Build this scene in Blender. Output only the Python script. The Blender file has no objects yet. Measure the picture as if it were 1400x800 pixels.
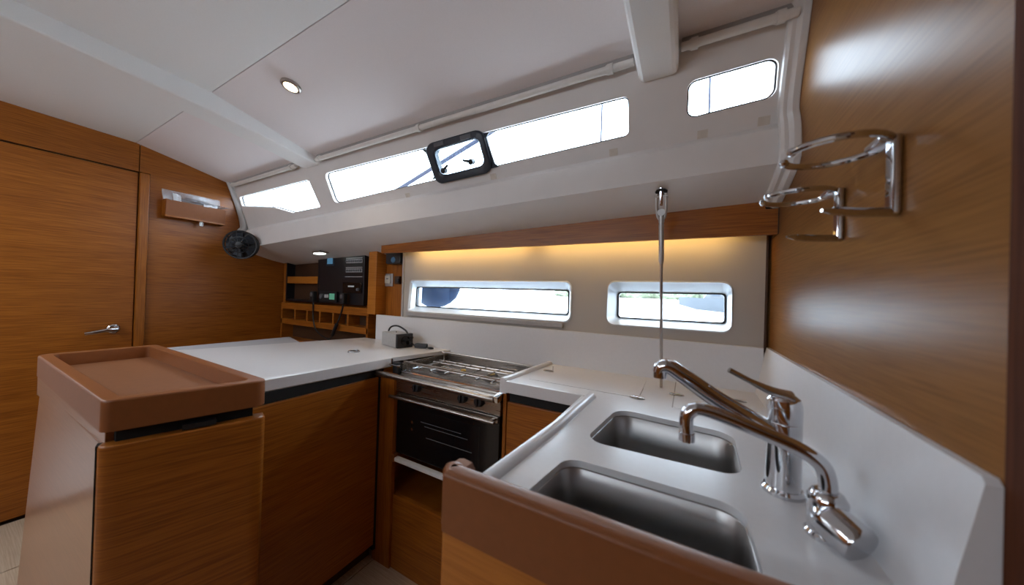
import bpy, bmesh, math, random
from mathutils import Vector, Matrix
from mathutils.geometry import tessellate_polygon
random.seed(7)
SC = bpy.context.scene
COL = SC.collection
PI = math.pi

# ------------------------------------------------------------------ camera
CAM_Z = 1.19
cam_d = bpy.data.cameras.new('camera')
cam_d.sensor_width = 36.0
cam_d.lens = 435.0 / 1400.0 * 36.0
cam_d.clip_start = 0.02
cam_d.clip_end = 1000
cam = bpy.data.objects.new('camera', cam_d)
COL.objects.link(cam)
rt = Vector((0.87508087, 0.48297951, 0.03105245))
dn = Vector((0.02436048, 0.02012415, -0.99950067))
fw = Vector((-0.48336325, 0.87540037, 0.00584464))
cam.matrix_world = Matrix(((rt.x, -dn.x, -fw.x, 0), (rt.y, -dn.y, -fw.y, 0), (rt.z, -dn.z, -fw.z, CAM_Z), (0, 0, 0, 1)))
SC.camera = cam
cam_d.dof.use_dof = True
cam_d.dof.focus_distance = 1.5
cam_d.dof.aperture_fstop = 2.8

# ------------------------------------------------------------------ world, exposure
w = bpy.data.worlds.new('sky'); SC.world = w
w.use_nodes = True
bg = w.node_tree.nodes['Background']
bg.inputs[0].default_value = (0.80, 0.90, 1.0, 1)
bg.inputs[1].default_value = 15.0
SC.view_settings.view_transform = 'Standard'
SC.view_settings.look = 'None'
SC.view_settings.gamma = 1.0
SC.view_settings.use_curve_mapping = False
SC.view_settings.exposure = 0.12

def portal(loc, rot, sx, sy):
    # sky portal in an opening of the cabin (guides sampling of the sky, gives no light itself)
    l = bpy.data.lights.new('sky_portal', 'AREA'); l.shape = 'RECTANGLE'; l.size = sx; l.size_y = sy
    l.cycles.is_portal = True
    o = bpy.data.objects.new('sky_portal', l); o.location = loc; o.rotation_euler = rot
    COL.objects.link(o)
portal((-0.85, 1.05, 1.74), (math.radians(-75), 0, 0), 2.1, 0.30)
portal((-0.6, 1.36, 1.16), (math.radians(-90), 0, 0), 1.6, 0.16)
portal((-1.45, -1.93, 1.65), (math.radians(90), 0, 0), 2.2, 0.22)
portal((-3.45, -0.35, 2.05), (0, 0, 0), 0.6, 0.6)
portal((-2.1, -0.75, 2.03), (0, 0, 0), 0.5, 0.5)

# ------------------------------------------------------------------ materials
MATS = {}
def base_mat(name, col, rough=0.5, metal=0.0, spec=0.5, coat=0.0, coat_rough=0.1):
    m = bpy.data.materials.new(name); m.use_nodes = True
    b = m.node_tree.nodes['Principled BSDF']
    b.inputs['Base Color'].default_value = (*col, 1)
    b.inputs['Roughness'].default_value = rough
    b.inputs['Metallic'].default_value = metal
    b.inputs['Specular IOR Level'].default_value = spec
    b.inputs['Coat Weight'].default_value = coat
    b.inputs['Coat Roughness'].default_value = coat_rough
    MATS[name] = m
    return m, m.node_tree, b
def N(t, kind, **kw):
    n = t.nodes.new(kind)
    for k, v in kw.items(): setattr(n, k, v)
    return n
def wood(name, axis, c_dark, c_light, rough=0.36, coat=0.06, fine=240, coat_rough=0.2, spec=0.35):
    m, t, b = base_mat(name, c_light, rough, coat=coat, coat_rough=coat_rough, spec=spec)
    tc = N(t, 'ShaderNodeTexCoord')
    mp = N(t, 'ShaderNodeMapping')
    sc = [8.0 if a in axis else fine for a in 'xyz']
    mp.inputs['Scale'].default_value = sc
    t.links.new(tc.outputs['Object'], mp.inputs['Vector'])
    n1 = N(t, 'ShaderNodeTexNoise'); n1.inputs['Scale'].default_value = 1.0; n1.inputs['Detail'].default_value = 3.0
    t.links.new(mp.outputs[0], n1.inputs['Vector'])
    mp2 = N(t, 'ShaderNodeMapping'); sc2 = [1.2 if a in axis else 22 for a in 'xyz']
    mp2.inputs['Scale'].default_value = sc2
    t.links.new(tc.outputs['Object'], mp2.inputs['Vector'])
    n2 = N(t, 'ShaderNodeTexNoise'); n2.inputs['Scale'].default_value = 1.0; n2.inputs['Detail'].default_value = 2.0
    t.links.new(mp2.outputs[0], n2.inputs['Vector'])
    mx = N(t, 'ShaderNodeMix', data_type='FLOAT'); mx.inputs[0].default_value = 0.25
    t.links.new(n1.outputs[0], mx.inputs[2]); t.links.new(n2.outputs[0], mx.inputs[3])
    cr = N(t, 'ShaderNodeValToRGB')
    cr.color_ramp.elements[0].position = 0.34; cr.color_ramp.elements[0].color = (*c_dark, 1)
    cr.color_ramp.elements[1].position = 0.62; cr.color_ramp.elements[1].color = (*c_light, 1)
    t.links.new(mx.outputs[0], cr.inputs[0]); t.links.new(cr.outputs[0], b.inputs['Base Color'])
    bp = N(t, 'ShaderNodeBump'); bp.inputs['Strength'].default_value = 0.05; bp.inputs['Distance'].default_value = 0.001
    t.links.new(n1.outputs[0], bp.inputs['Height']); t.links.new(bp.outputs[0], b.inputs['Normal'])
    return m
OAK_D, OAK_L = (0.205, 0.055, 0.005), (0.365, 0.115, 0.012)
wood('oak_y', 'xy', OAK_D, OAK_L)
wood('oak_x', 'xy', OAK_D, OAK_L)
wood('oak_z', 'z', OAK_D, OAK_L)
wood('oak_wall', 'xy', (0.19, 0.078, 0.020), (0.26, 0.112, 0.032), rough=0.33, coat=0.0, spec=0.055)
wood('oak_gloss', 'xy', (0.24, 0.088, 0.026), (0.30, 0.118, 0.038), rough=0.30, coat=0.32, coat_rough=0.22)
wood('oak_pale', 'xy', (0.36, 0.115, 0.012), (0.47, 0.165, 0.022), rough=0.36)
wood('floor_wood', 'x', (0.42, 0.30, 0.20), (0.55, 0.42, 0.30), rough=0.4, coat=0.1)
wood('dark_post', 'z', (0.060, 0.018, 0.008), (0.095, 0.030, 0.012), rough=0.8, coat=0.0, spec=0.1)

def noisy(name, col, rough, var=0.06, scale=40, bump=0.0, **kw):
    m, t, b = base_mat(name, col, rough, **kw)
    tc = N(t, 'ShaderNodeTexCoord')
    n = N(t, 'ShaderNodeTexNoise'); n.inputs['Scale'].default_value = scale; n.inputs['Detail'].default_value = 3
    t.links.new(tc.outputs['Object'], n.inputs['Vector'])
    cr = N(t, 'ShaderNodeValToRGB')
    cr.color_ramp.elements[0].position = 0.3; cr.color_ramp.elements[1].position = 0.7
    cr.color_ramp.elements[0].color = (*[max(0, c * (1 - var)) for c in col], 1)
    cr.color_ramp.elements[1].color = (*[min(1, c * (1 + var)) for c in col], 1)
    t.links.new(n.outputs[0], cr.inputs[0]); t.links.new(cr.outputs[0], b.inputs['Base Color'])
    if bump:
        bp = N(t, 'ShaderNodeBump'); bp.inputs['Strength'].default_value = bump; bp.inputs['Distance'].default_value = 0.001
        t.links.new(n.outputs[0], bp.inputs['Height']); t.links.new(bp.outputs[0], b.inputs['Normal'])
    return m
noisy('mahogany', (0.225, 0.074, 0.022), 0.38, 0.04, 60, spec=0.35)
noisy('tray_brown', (0.225, 0.085, 0.031), 0.5, 0.06, 50)
noisy('ceiling_vinyl', (0.88, 0.88, 0.87), 0.75, 0.015, 300, 0.08)
noisy('ceiling_vinyl_warm', (0.87, 0.82, 0.825), 0.75, 0.015, 300, 0.08)
noisy('liner', (0.74, 0.71, 0.69), 0.45, 0.02, 12)
noisy('white_solid', (0.70, 0.69, 0.70), 0.28, 0.015, 90, coat=0.1)
noisy('fabric', (0.45, 0.41, 0.37), 0.9, 0.04, 900, 0.25)
noisy('window_white', (0.58, 0.585, 0.58), 0.4, 0.01, 20)
noisy('pad_beige', (0.64, 0.58, 0.51), 0.7, 0.06, 60)
noisy('rail_cream', (0.74, 0.71, 0.67), 0.45, 0.04, 40)
noisy('black_plastic', (0.012, 0.012, 0.014), 0.45, 0.2, 60)
noisy('black_gloss', (0.006, 0.006, 0.007), 0.12, 0.2, 60)
noisy('black_gap', (0.004, 0.004, 0.004), 0.8, 0.2, 60)
noisy('panel_black', (0.010, 0.010, 0.013), 0.35, 0.2, 60)
noisy('grey_mark', (0.55, 0.55, 0.56), 0.6, 0.05, 60)
noisy('switch_grey', (0.10, 0.10, 0.11), 0.5, 0.1, 60)
noisy('hatch_navy', (0.018, 0.026, 0.040), 0.4, 0.2, 50)
noisy('niche_dark', (0.055, 0.022, 0.008), 0.5, 0.15, 60)
noisy('alu', (0.52, 0.51, 0.50), 0.42, 0.05, 100, metal=0.7)
noisy('case_grey', (0.46, 0.45, 0.44), 0.5, 0.05, 100, metal=0.2)
noisy('plate_cream', (0.62, 0.56, 0.47), 0.5, 0.03, 60)
noisy('grey_trim', (0.36, 0.34, 0.33), 0.6, 0.04, 60)
noisy('desk_grey', (0.50, 0.50, 0.53), 0.5, 0.03, 60)
noisy('paper', (0.78, 0.78, 0.79), 0.7, 0.04, 80)
noisy('hull_white', (0.75, 0.77, 0.80), 0.4, 0.03, 2)
noisy('boat_pale', (0.052, 0.056, 0.062), 0.5, 0.05, 2)
noisy('teak_deck', (0.70, 0.69, 0.68), 0.7, 0.08, 30)
noisy('water', (0.50, 0.56, 0.62), 0.25, 0.15, 0.6, 0.2)
noisy('shore_green', (0.13, 0.15, 0.095), 0.9, 0.5, 1.5)
noisy('fender_navy', (0.006, 0.012, 0.026), 0.7, 0.35, 40, spec=0.04)
noisy('brass', (0.75, 0.55, 0.20), 0.3, 0.05, 60, metal=1.0)
noisy('pole_dark', (0.026, 0.028, 0.042), 0.7, 0.1, 60, spec=0.1)
noisy('rope_grey', (0.10, 0.10, 0.12), 0.7, 0.1, 60)
base_mat('chrome', (0.60, 0.60, 0.62), 0.07, metal=1.0)
base_mat('wire_steel', (0.45, 0.42, 0.40), 0.35, metal=1.0)
base_mat('screen_green', (0.10, 0.30, 0.20), 0.3)
base_mat('screen_blue', (0.05, 0.16, 0.30), 0.3)
def brushed(name, col, rough, sc):
    m, t, b = base_mat(name, col, rough, metal=1.0)
    tc = N(t, 'ShaderNodeTexCoord'); mp = N(t, 'ShaderNodeMapping'); mp.inputs['Scale'].default_value = sc
    n = N(t, 'ShaderNodeTexNoise'); n.inputs['Scale'].default_value = 1; n.inputs['Detail'].default_value = 2
    t.links.new(tc.outputs['Object'], mp.inputs['Vector']); t.links.new(mp.outputs[0], n.inputs['Vector'])
    mr = N(t, 'ShaderNodeMapRange'); mr.inputs['To Min'].default_value = rough * 0.75; mr.inputs['To Max'].default_value = rough * 1.3
    t.links.new(n.outputs[0], mr.inputs['Value']); t.links.new(mr.outputs[0], b.inputs['Roughness'])
    return m
base_mat('steel', (0.40, 0.39, 0.385), 0.36, metal=1.0)
brushed('stove_steel', (0.36, 0.325, 0.295), 0.28, (8, 200, 200))
def emit(name, col, strength):
    m = bpy.data.materials.new(name); m.use_nodes = True
    t = m.node_tree; t.nodes.clear()
    e = N(t, 'ShaderNodeEmission'); e.inputs[0].default_value = (*col, 1); e.inputs[1].default_value = strength
    o = N(t, 'ShaderNodeOutputMaterial'); t.links.new(e.outputs[0], o.inputs[0]); MATS[name] = m
emit('lamp_warm', (1.0, 0.80, 0.52), 14.0)
emit('lamp_white', (0.85, 1.0, 0.90), 6.0)
emit('led_strip', (1.0, 0.63, 0.20), 25.0)
emit('lcd_green', (0.25, 0.75, 0.50), 0.30)
emit('lcd_blue', (0.20, 0.50, 0.80), 0.30)
def glass(name, tint, refl=0.12, rough=0.0):
    m = bpy.data.materials.new(name); m.use_nodes = True
    t = m.node_tree; t.nodes.clear()
    tr = N(t, 'ShaderNodeBsdfTransparent'); tr.inputs[0].default_value = (*tint, 1)
    gl = N(t, 'ShaderNodeBsdfGlossy'); gl.inputs['Roughness'].default_value = rough
    lw = N(t, 'ShaderNodeLayerWeight'); lw.inputs[0].default_value = 0.5
    mx = N(t, 'ShaderNodeMixShader'); o = N(t, 'ShaderNodeOutputMaterial')
    pw = N(t, 'ShaderNodeMath', operation='POWER'); pw.inputs[1].default_value = 4.0
    ml = N(t, 'ShaderNodeMath', operation='MULTIPLY_ADD'); ml.inputs[1].default_value = 0.4; ml.inputs[2].default_value = refl * 0.25
    t.links.new(lw.outputs['Facing'], pw.inputs[0]); t.links.new(pw.outputs[0], ml.inputs[0]); t.links.new(ml.outputs[0], mx.inputs[0]); t.links.new(tr.outputs[0], mx.inputs[1]); t.links.new(gl.outputs[0], mx.inputs[2])
    t.links.new(mx.outputs[0], o.inputs[0]); MATS[name] = m
glass('glass', (0.93, 0.97, 1.0))
glass('plastic_film', (0.84, 0.84, 0.86), 0.9, 0.4)

# ------------------------------------------------------------------ mesh helpers
class G:
    """collects verts and faces in world coordinates"""
    def __init__(s): s.v = []; s.f = []
    def add(s, verts, faces):
        o = len(s.v); s.v += [Vector(p) for p in verts]; s.f += [tuple(i + o for i in f) for f in faces]; return s
    def box(s, x0, x1, y0, y1, z0, z1, bev=0.0, seg=2):
        bm = bmesh.new(); bmesh.ops.create_cube(bm, size=1)
        for v in bm.verts: v.co = Vector((x0 + (v.co.x + .5) * (x1 - x0), y0 + (v.co.y + .5) * (y1 - y0), z0 + (v.co.z + .5) * (z1 - z0)))
        if bev: bmesh.ops.bevel(bm, geom=bm.edges[:], offset=bev, segments=seg, profile=0.5, affect='EDGES')
        return s.from_bm(bm)
    def from_bm(s, bm, mat=None):
        bm.verts.index_update()
        vs = [(mat @ v.co) if mat else v.co.copy() for v in bm.verts]; fs = [[v.index for v in f.verts] for f in bm.faces]
        bm.free(); return s.add(vs, fs)
    def obox(s, c, ax, ay, az, bev=0.0):
        """box centred at c with half-extent vectors"""
        bm = bmesh.new(); bmesh.ops.create_cube(bm, size=2)
        if bev:
            L = [Vector(a).length for a in (ax, ay, az)]
            for v in bm.verts: v.co = Vector((v.co.x * L[0], v.co.y * L[1], v.co.z * L[2]))
            bmesh.ops.bevel(bm, geom=bm.edges[:], offset=bev, segments=2, profile=0.5, affect='EDGES')
            ax, ay, az = (Vector(a).normalized() for a in (ax, ay, az))
        c = Vector(c)
        for v in bm.verts: v.co = c + Vector(ax) * v.co.x + Vector(ay) * v.co.y + Vector(az) * v.co.z
        return s.from_bm(bm)
    def slab(s, poly, z0, z1, bev=0.0, seg=2, bottom=False):
        bm = bmesh.new()
        lo = [bm.verts.new((p[0], p[1], z0)) for p in poly]
        f = bm.faces.new(lo)
        r = bmesh.ops.extrude_face_region(bm, geom=[f])
        top = [e for e in r['geom'] if isinstance(e, bmesh.types.BMVert)]
        for v in top: v.co.z = z1
        bmesh.ops.recalc_face_normals(bm, faces=bm.faces[:])
        if bev:
            ed = [e for e in bm.edges if all(abs(v.co.z - z1) < 1e-6 for v in e.verts) or (bottom and all(abs(v.co.z - z0) < 1e-6 for v in e.verts))]
            bmesh.ops.bevel(bm, geom=ed, offset=bev, segments=seg, profile=0.5, affect='EDGES')
        return s.from_bm(bm)
    def plate(s, outer, holes, fn):
        loops = [outer] + list(holes)
        tris = tessellate_polygon([[Vector((p[0], p[1], 0)) for p in l] for l in loops])
        flat = [p for l in loops for p in l]; n = len(flat)
        vs = [fn(a, b, 0) for a, b in flat] + [fn(a, b, 1) for a, b in flat]
        fs = [tuple(t) for t in tris] + [tuple(i + n for i in reversed(t)) for t in tris]
        o = 0
        for l in loops:
            k = len(l)
            for i in range(k): j = (i + 1) % k; fs.append((o + i, o + j, o + j + n, o + i + n))
            o += k
        return s.add(vs, fs)
    def tube(s, path, r, n=12, cap=True, closed=False, flat=1.0):
        P = [Vector(p) for p in path]; K = len(P)
        R = r if isinstance(r, (list, tuple)) else [r] * K
        T = []
        for i in range(K):
            a = P[(i - 1) % K] if (i > 0 or closed) else P[i]; b = P[(i + 1) % K] if (i < K - 1 or closed) else P[i]
            T.append((b - a).normalized())
        up = Vector((0, 0, 1)) if abs(T[0].z) < 0.9 else Vector((1, 0, 0))
        nrm = (up - T[0] * up.dot(T[0])).normalized()
        vs = []
        for i in range(K):
            nrm = (nrm - T[i] * nrm.dot(T[i]))
            nrm = nrm.normalized() if nrm.length > 1e-6 else T[i].orthogonal().normalized()
            bi = T[i].cross(nrm)
            for k in range(n):
                a = 2 * PI * k / n
                vs.append(P[i] + (nrm * math.cos(a) * flat + bi * math.sin(a)) * R[i])
        fs = []
        for i in range(K if closed else K - 1):
            j = (i + 1) % K
            for k in range(n): fs.append((i * n + k, i * n + (k + 1) % n, j * n + (k + 1) % n, j * n + k))
        if cap and not closed: fs += [tuple(range(n))[::-1], tuple((K - 1) * n + k for k in range(n))]
        return s.add(vs, fs)
    def lathe(s, prof, c, axis=(0, 0, 1), n=24, cap=True):
        ax = Vector(axis).normalized(); u = ax.orthogonal().normalized(); v = ax.cross(u); c = Vector(c)
        vs = []; K = len(prof)
        for r, h in prof:
            for k in range(n):
                a = 2 * PI * k / n; vs.append(c + ax * h + (u * math.cos(a) + v * math.sin(a)) * r)
        fs = []
        for i in range(K - 1):
            for k in range(n): fs.append((i * n + k, i * n + (k + 1) % n, (i + 1) * n + (k + 1) % n, (i + 1) * n + k))
        if cap: fs += [tuple(range(n))[::-1], tuple((K - 1) * n + k for k in range(n))]
        return s.add(vs, fs)
    def loft(s, loops, closed=True, cap0=False, cap1=False):
        n = len(loops[0]); vs = [p for l in loops for p in l]; fs = []
        for i in range(len(loops) - 1):
            for k in range(n if closed else n - 1): fs.append((i * n + k, i * n + (k + 1) % n, (i + 1) * n + (k + 1) % n, (i + 1) * n + k))
        if cap0: fs.append(tuple(range(n))[::-1])
        if cap1: fs.append(tuple((len(loops) - 1) * n + k for k in range(n)))
        return s.add(vs, fs)
    def sweep(s, path, prof, closed=False):
        """sweep a closed profile [(offset, height)] along a path [(x, y, z)] with mitred corners in plan"""
        P = [Vector(p) for p in path]; K = len(P); loops = []
        for i in range(K):
            d1 = (P[i] - P[i - 1]) if (i > 0 or closed) else (P[i + 1] - P[i])
            d2 = (P[(i + 1) % K] - P[i]) if (i < K - 1 or closed) else d1
            d1 = Vector((d1.x, d1.y)).normalized(); d2 = Vector((d2.x, d2.y)).normalized()
            n1 = Vector((d1.y, -d1.x)); n2 = Vector((d2.y, -d2.x))
            m = (n1 + n2); m = m / max(0.3, m.length ** 2) * 2
            loops.append([Vector((P[i].x + m.x * o, P[i].y + m.y * o, P[i].z + h)) for o, h in prof])
        if closed: loops.append(loops[0])
        return s.loft(loops, True, not closed, not closed)

def rpoly(pts, rad, n=5):
    K = len(pts); R = rad if isinstance(rad, (list, tuple)) else [rad] * K; out = []
    for i in range(K):
        p = Vector(pts[i][:2]); a = Vector(pts[i - 1][:2]); b = Vector(pts[(i + 1) % K][:2])
        if R[i] <= 0: out.append((p.x, p.y)); continue
        u = (a - p).normalized(); v = (b - p).normalized(); ang = u.angle(v)
        d = min(R[i] / math.tan(ang / 2), (a - p).length * .49, (b - p).length * .49); r = d * math.tan(ang / 2)
        c = p + (u + v).normalized() * (r / math.sin(ang / 2)); s0 = p + u * d - c; s1 = p + v * d - c
        a0 = math.atan2(s0.y, s0.x); da = (math.atan2(s1.y, s1.x) - a0 + PI) % (2 * PI) - PI
        for k in range(n + 1):
            t = a0 + da * k / n; out.append((c.x + r * math.cos(t), c.y + r * math.sin(t)))
    return out
def rrect(x0, x1, y0, y1, r, n=5): return rpoly([(x0, y0), (x1, y0), (x1, y1), (x0, y1)], r, n)
def inset(poly, d):
    """inset a counter-clockwise convex outline"""
    K = len(poly); out = []
    for i in range(K):
        a = Vector(poly[i - 1]); p = Vector(poly[i]); b = Vector(poly[(i + 1) % K])
        d1 = (p - a).normalized(); d2 = (b - p).normalized(); n1 = Vector((-d1.y, d1.x)); n2 = Vector((-d2.y, d2.x))
        m = n1 + n2; m = m / max(0.3, m.length ** 2) * 2; out.append((p.x + m.x * d, p.y + m.y * d))
    return out
def bez(pts, n=8):
    """smooth curve through points (Catmull-Rom)"""
    P = [Vector(p) for p in pts]; P = [P[0] * 2 - P[1]] + P + [P[-1] * 2 - P[-2]]; out = []
    for i in range(1, len(P) - 2):
        a, b, c, d = P[i - 1:i + 3]
        for k in range(n):
            t = k / n
            out.append(0.5 * ((2 * b) + (c - a) * t + (2 * a - 5 * b + 4 * c - d) * t * t + (3 * b - a - 3 * c + d) * t ** 3))
    out.append(P[-2]); return out

def obj(name, g, mat, parent=None, smooth=True, loc=None, label=None, ang=35):
    me = bpy.data.meshes.new(name)
    org = Vector(loc) if loc else Vector((0, 0, 0))
    off = org
    if parent: off = world_loc(parent)
    if parent and loc: off = org
    me.from_pydata([v - off for v in g.v], [], g.f)
    bm = bmesh.new(); bm.from_mesh(me)
    bmesh.ops.recalc_face_normals(bm, faces=bm.faces[:]); bm.to_mesh(me); bm.free()
    if smooth:
        me.shade_smooth(); me.set_sharp_from_angle(angle=math.radians(ang))
    me.materials.append(MATS[mat])
    o = bpy.data.objects.new(name, me); COL.objects.link(o)
    if smooth and name not in ('basin', 'side_ledge'):
        wn_ = o.modifiers.new('weighted_normals', 'WEIGHTED_NORMAL'); wn_.keep_sharp = True; wn_.weight = 90
    if parent:
        o.parent = parent; o.location = off - world_loc(parent)
    else: o.location = org
    if label: o['label'] = label
    return o
def world_loc(o):
    l = Vector(o.location)
    while o.parent: o = o.parent; l += Vector(o.location)
    return l
def thing(name, label, cat, loc, group=None):
    o = bpy.data.objects.new(name, None); o.empty_display_size = 0.05; COL.objects.link(o); o.location = loc
    o['label'] = label; o['category'] = cat
    if group: o['group'] = group
    return o
def tag(o, label, cat, group=None):
    o['label'] = label; o['category'] = cat
    if group: o['group'] = group
    return o
def struct(name, g=None, mat=None, label=None, loc=(0, 0, 0), **kw):
    if g is None:
        o = bpy.data.objects.new(name, None); COL.objects.link(o); o.location = loc
    else: o = obj(name, g, mat, **kw)
    o['kind'] = 'structure'
    if label: o['label'] = label
    return o

# ================================================================== STRUCTURE
FZ = 0.05          # cabin sole
T = 0.902          # counter height
XB = -2.75         # forward bulkhead
XW = 0.23          # aft galley wall
YB = 1.28          # hull-side panel

# ---- floor
fl = struct('floor', G().box(XB - .05, 1.45, -1.95, 1.6, -0.02, FZ - 0.006), 'black_gap', 'pale wooden cabin floor with dark seams')
xs = [XB, -2.30, -1.72, -1.14, -.56, .02, .60, 1.4]
ys = [-1.9, -1.2, -.5, 0.10, .55, 1.0]
for i in range(len(xs) - 1):
    for j in range(len(ys) - 1):
        obj('floor_panel', G().box(xs[i] + .003, xs[i + 1] - .003, ys[j] + .003, ys[j + 1] - .003, FZ - .012, FZ, .0015, 1), 'floor_wood', fl)

# ---- forward bulkhead with its door
wl = struct('wall_left', G().plate([(-1.95, 0), (1.395, 0), (1.395, 1.60), (1.06, 1.61), (.97, 1.90), (.60, 2.02), (-1.95, 2.06)], [[(-.64, FZ + .02), (-.04, FZ + .02), (-.04, 1.82), (-.64, 1.82)]], lambda a, b, c: Vector((XB - .022 - .04 * c, a, b))), 'niche_dark', 'forward wood bulkhead')
def bulk_panel(name, pts, x=XB, th=.02, mat='oak_y'):
    return obj(name, G().plate(pts, [], lambda a, b, c: Vector((x - th * c, a, b))), mat, wl)
bulk_panel('wood_panel', [(.590, FZ), (1.395, FZ), (1.395, 1.60), (1.06, 1.61), (.96, 1.90), (.549, 2.00), (.549, 1.823), (.590, 1.823)])
bulk_panel('wood_panel', [(-1.9, 1.823), (.545, 1.823), (.545, 2.05), (-1.9, 2.05)])
bulk_panel('wood_panel', [(-1.9, FZ), (-.645, FZ), (-.645, 1.819), (-1.9, 1.819)])
for ya, yb2 in ((.549, .588), (-.035, .012), (-.645, -.60)):
    obj('door_post', G().box(XB - .02, XB + .012, ya, yb2, FZ, 1.819, .005), 'oak_z', wl)
d1 = struct('door_1', None, None, 'tall oak cabin door with chrome lever', (XB - .02, .5, FZ))
obj('door_leaf', G().box(XB - .03, XB - .004, -.27 + .285, .5455, FZ + .012, 1.816, .003), 'oak_y', d1)
obj('lever_handle', G().lathe([(.024, 0), (.024, .010), (.019, .014)], (XB - .004, .475, .934), (1, 0, 0))
    .tube([(XB, .475, .934), (XB + .042, .475, .934)], .0085)
    .tube(bez([(XB + .042, .482, .935), (XB + .046, .45, .933), (XB + .044, .41, .924), (XB + .040, .375, .918)]), [.011] * 10 + [.009] * 10 + [.008] * 5, flat=1.1), 'chrome', d1)

# unseen forward cabin and open doorway, added to brighten the pedestal side
fcab = struct('wall_added_cabin', None, None, 'pale lining of an unseen forward cabin added for its light', (-3.5, -.3, FZ))
for bx_ in ((-4.2, -4.16, -1.3, .5, 0, 2.0), (-4.2, XB - .065, -1.34, -1.3, 0, 2.0), (-4.2, XB - .065, .5, .54, 0, 2.0), (-4.2, XB - .065, -1.3, .5, -.02, FZ),
           (-4.2, -3.75, -1.34, .54, 2.0, 2.03), (-3.15, XB - .05, -1.34, .54, 2.0, 2.03), (-3.75, -3.15, -1.34, -.65, 2.0, 2.03), (-3.75, -3.15, -.05, .54, 2.0, 2.03)):
    obj('lining_panel', G().box(*bx_), 'liner', fcab)
# ---- hull-side panel with two windows
GLY = 1.345
wb = struct('wall_back', None, None, 'beige fabric hull panel with two slot windows', (-.6, YB, 1.05))
win1 = rpoly([(-1.365, 1.080), (-.425, 1.083), (-.425, 1.249), (-1.352, 1.249)], [.012, .03, .03, .02])
win2 = rpoly([(-.276, 1.086), (.130, 1.086), (.128, 1.251), (-.274, 1.251)], .028)
obj('fabric_panel', G().plate([(-1.405, 1.03), (.218, 1.03), (.218, 1.50), (-1.405, 1.50)], [win1, win2],
    lambda a, b, c: Vector((a, YB + .012 * c, b))), 'fabric', wb)
def inner(poly, cx, cz, fx, fz): return [(cx + (a - cx) * fx, cz + (b - cz) * fz) for a, b in poly]
gl1 = rpoly([(-1.372, 1.103), (-.452, 1.108), (-.452, 1.216), (-1.368, 1.216)], [.012, .012, .012, .012])
gl2 = rpoly([(-.249, 1.108), (.121, 1.110), (.119, 1.216), (-.250, 1.213)], .012)
for k, (wo, gi) in enumerate(((win1, gl1), (win2, gl2))):
    wn = struct('window_%d' % (k + 1), None, None, ['long slot window in the hull panel', 'short slot window in the hull panel, behind the steel wire'][k], (sum(p[0] for p in wo) / len(wo), YB, 1.08))
    lo = [[Vector((a, YB - .002, b)) for a, b in wo], [Vector((a, YB + .006, b)) for a, b in inner(wo, sum(p[0] for p in wo) / len(wo), 1.166, .985, .94)],
          [Vector((a, GLY - .004, b)) for a, b in gi]]
    # the lining runs from the panel back to the pane
    fr = [[Vector((a, YB - .004, b)) for a, b in inner(wo, sum(p[0] for p in wo) / len(wo), 1.166, 1.012, 1.06)]] + [[Vector((a, YB - .006, b)) for a, b in wo]] + lo[1:]
    obj('window_lining', G().loft(fr), 'window_white', wn)
    ci = (sum(p[0] for p in gi) / len(gi), 1.161)
    obj('gasket', G().plate(inner(gi, *ci, 1.0, 1.0), [inner(gi, *ci, .985 if k == 0 else .965, .92)], lambda a, b, c: Vector((a, GLY - .006 + .010 * c, b))), 'black_plastic', wn)
    obj('pane', G().plate(inner(gi, *ci, 1.02, 1.06), [], lambda a, b, c: Vector((a, GLY + .006 + .006 * c, b))), 'glass', wn)
    xo = inner(gi, *ci, 1.0, 1.0)
    obj('outer_frame', G().plate([(ci[0] - (.62 if k == 0 else .36), .95), (ci[0] + (.62 if k == 0 else .36), .95), (ci[0] + (.62 if k == 0 else .36), 1.42), (ci[0] - (.62 if k == 0 else .36), 1.42)], [inner(gi, *ci, .99, .96)],
        lambda a, b, c: Vector((a, GLY + .012 + .01 * c, b))), 'hull_white', wn)
    if k == 0:
        obj('sill_trim', G().obox((-.912, YB - .006, 1.066), (.458, 0, 0), (0, .008, 0), (0, 0, .011), .003), 'grey_trim', wn)
obj('edge_strip', G().box(-1.418, -1.404, YB - .006, YB + .012, 1.03, 1.45, .002), 'grey_trim', wb)
obj('edge_strip', G().box(.216, .222, YB - .004, YB + .012, 1.03, 1.45, .001), 'niche_dark', wb)
# backing of the hull behind the panel (keeps daylight to the panes)
obj('hull_skin', G().plate([(-2.8, -.05), (.6, -.05), (.6, 1.75), (-2.8, 1.75)], [inner(gl1, -.912, 1.161, 1.02, 1.05), inner(gl2, -.065, 1.161, 1.03, 1.05)],
    lambda a, b, c: Vector((a, 1.372 + .02 * c, b))), 'hull_white', wb)

# ---- wooden valance above the hull panel
val = struct('trim_1', None, None, 'dark wooden valance board hiding warm light strips', (-.6, 1.21, 1.39))
obj('valance_board', G().plate([(-1.50, 1.396), (.228, 1.392), (.228, 1.50), (-1.50, 1.46)], [], lambda a, b, c: Vector((a, 1.195 + .014 * c, b))), 'oak_x', val)
obj('valance_seam', G().box(.2275, .2295, 1.193, 1.28, 1.392, 1.50), 'niche_dark', val)
for xa, xb in ((-1.30, -.62), (-.55, .12)):
    ls = thing('light_strip', 'warm light strip behind the valance above the ' + ('long' if xa < -1 else 'short') + ' hull window', 'light strip', ((xa + xb) / 2, 1.213, 1.404), 'hidden light strips')
    obj('diffuser', G().box(xa, xb, 1.216, 1.220, 1.408, 1.418), 'led_strip', ls)
    obj('housing', G().box(xa - .005, xb + .005, 1.210, 1.216, 1.404, 1.424, .002), 'alu', ls)

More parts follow.
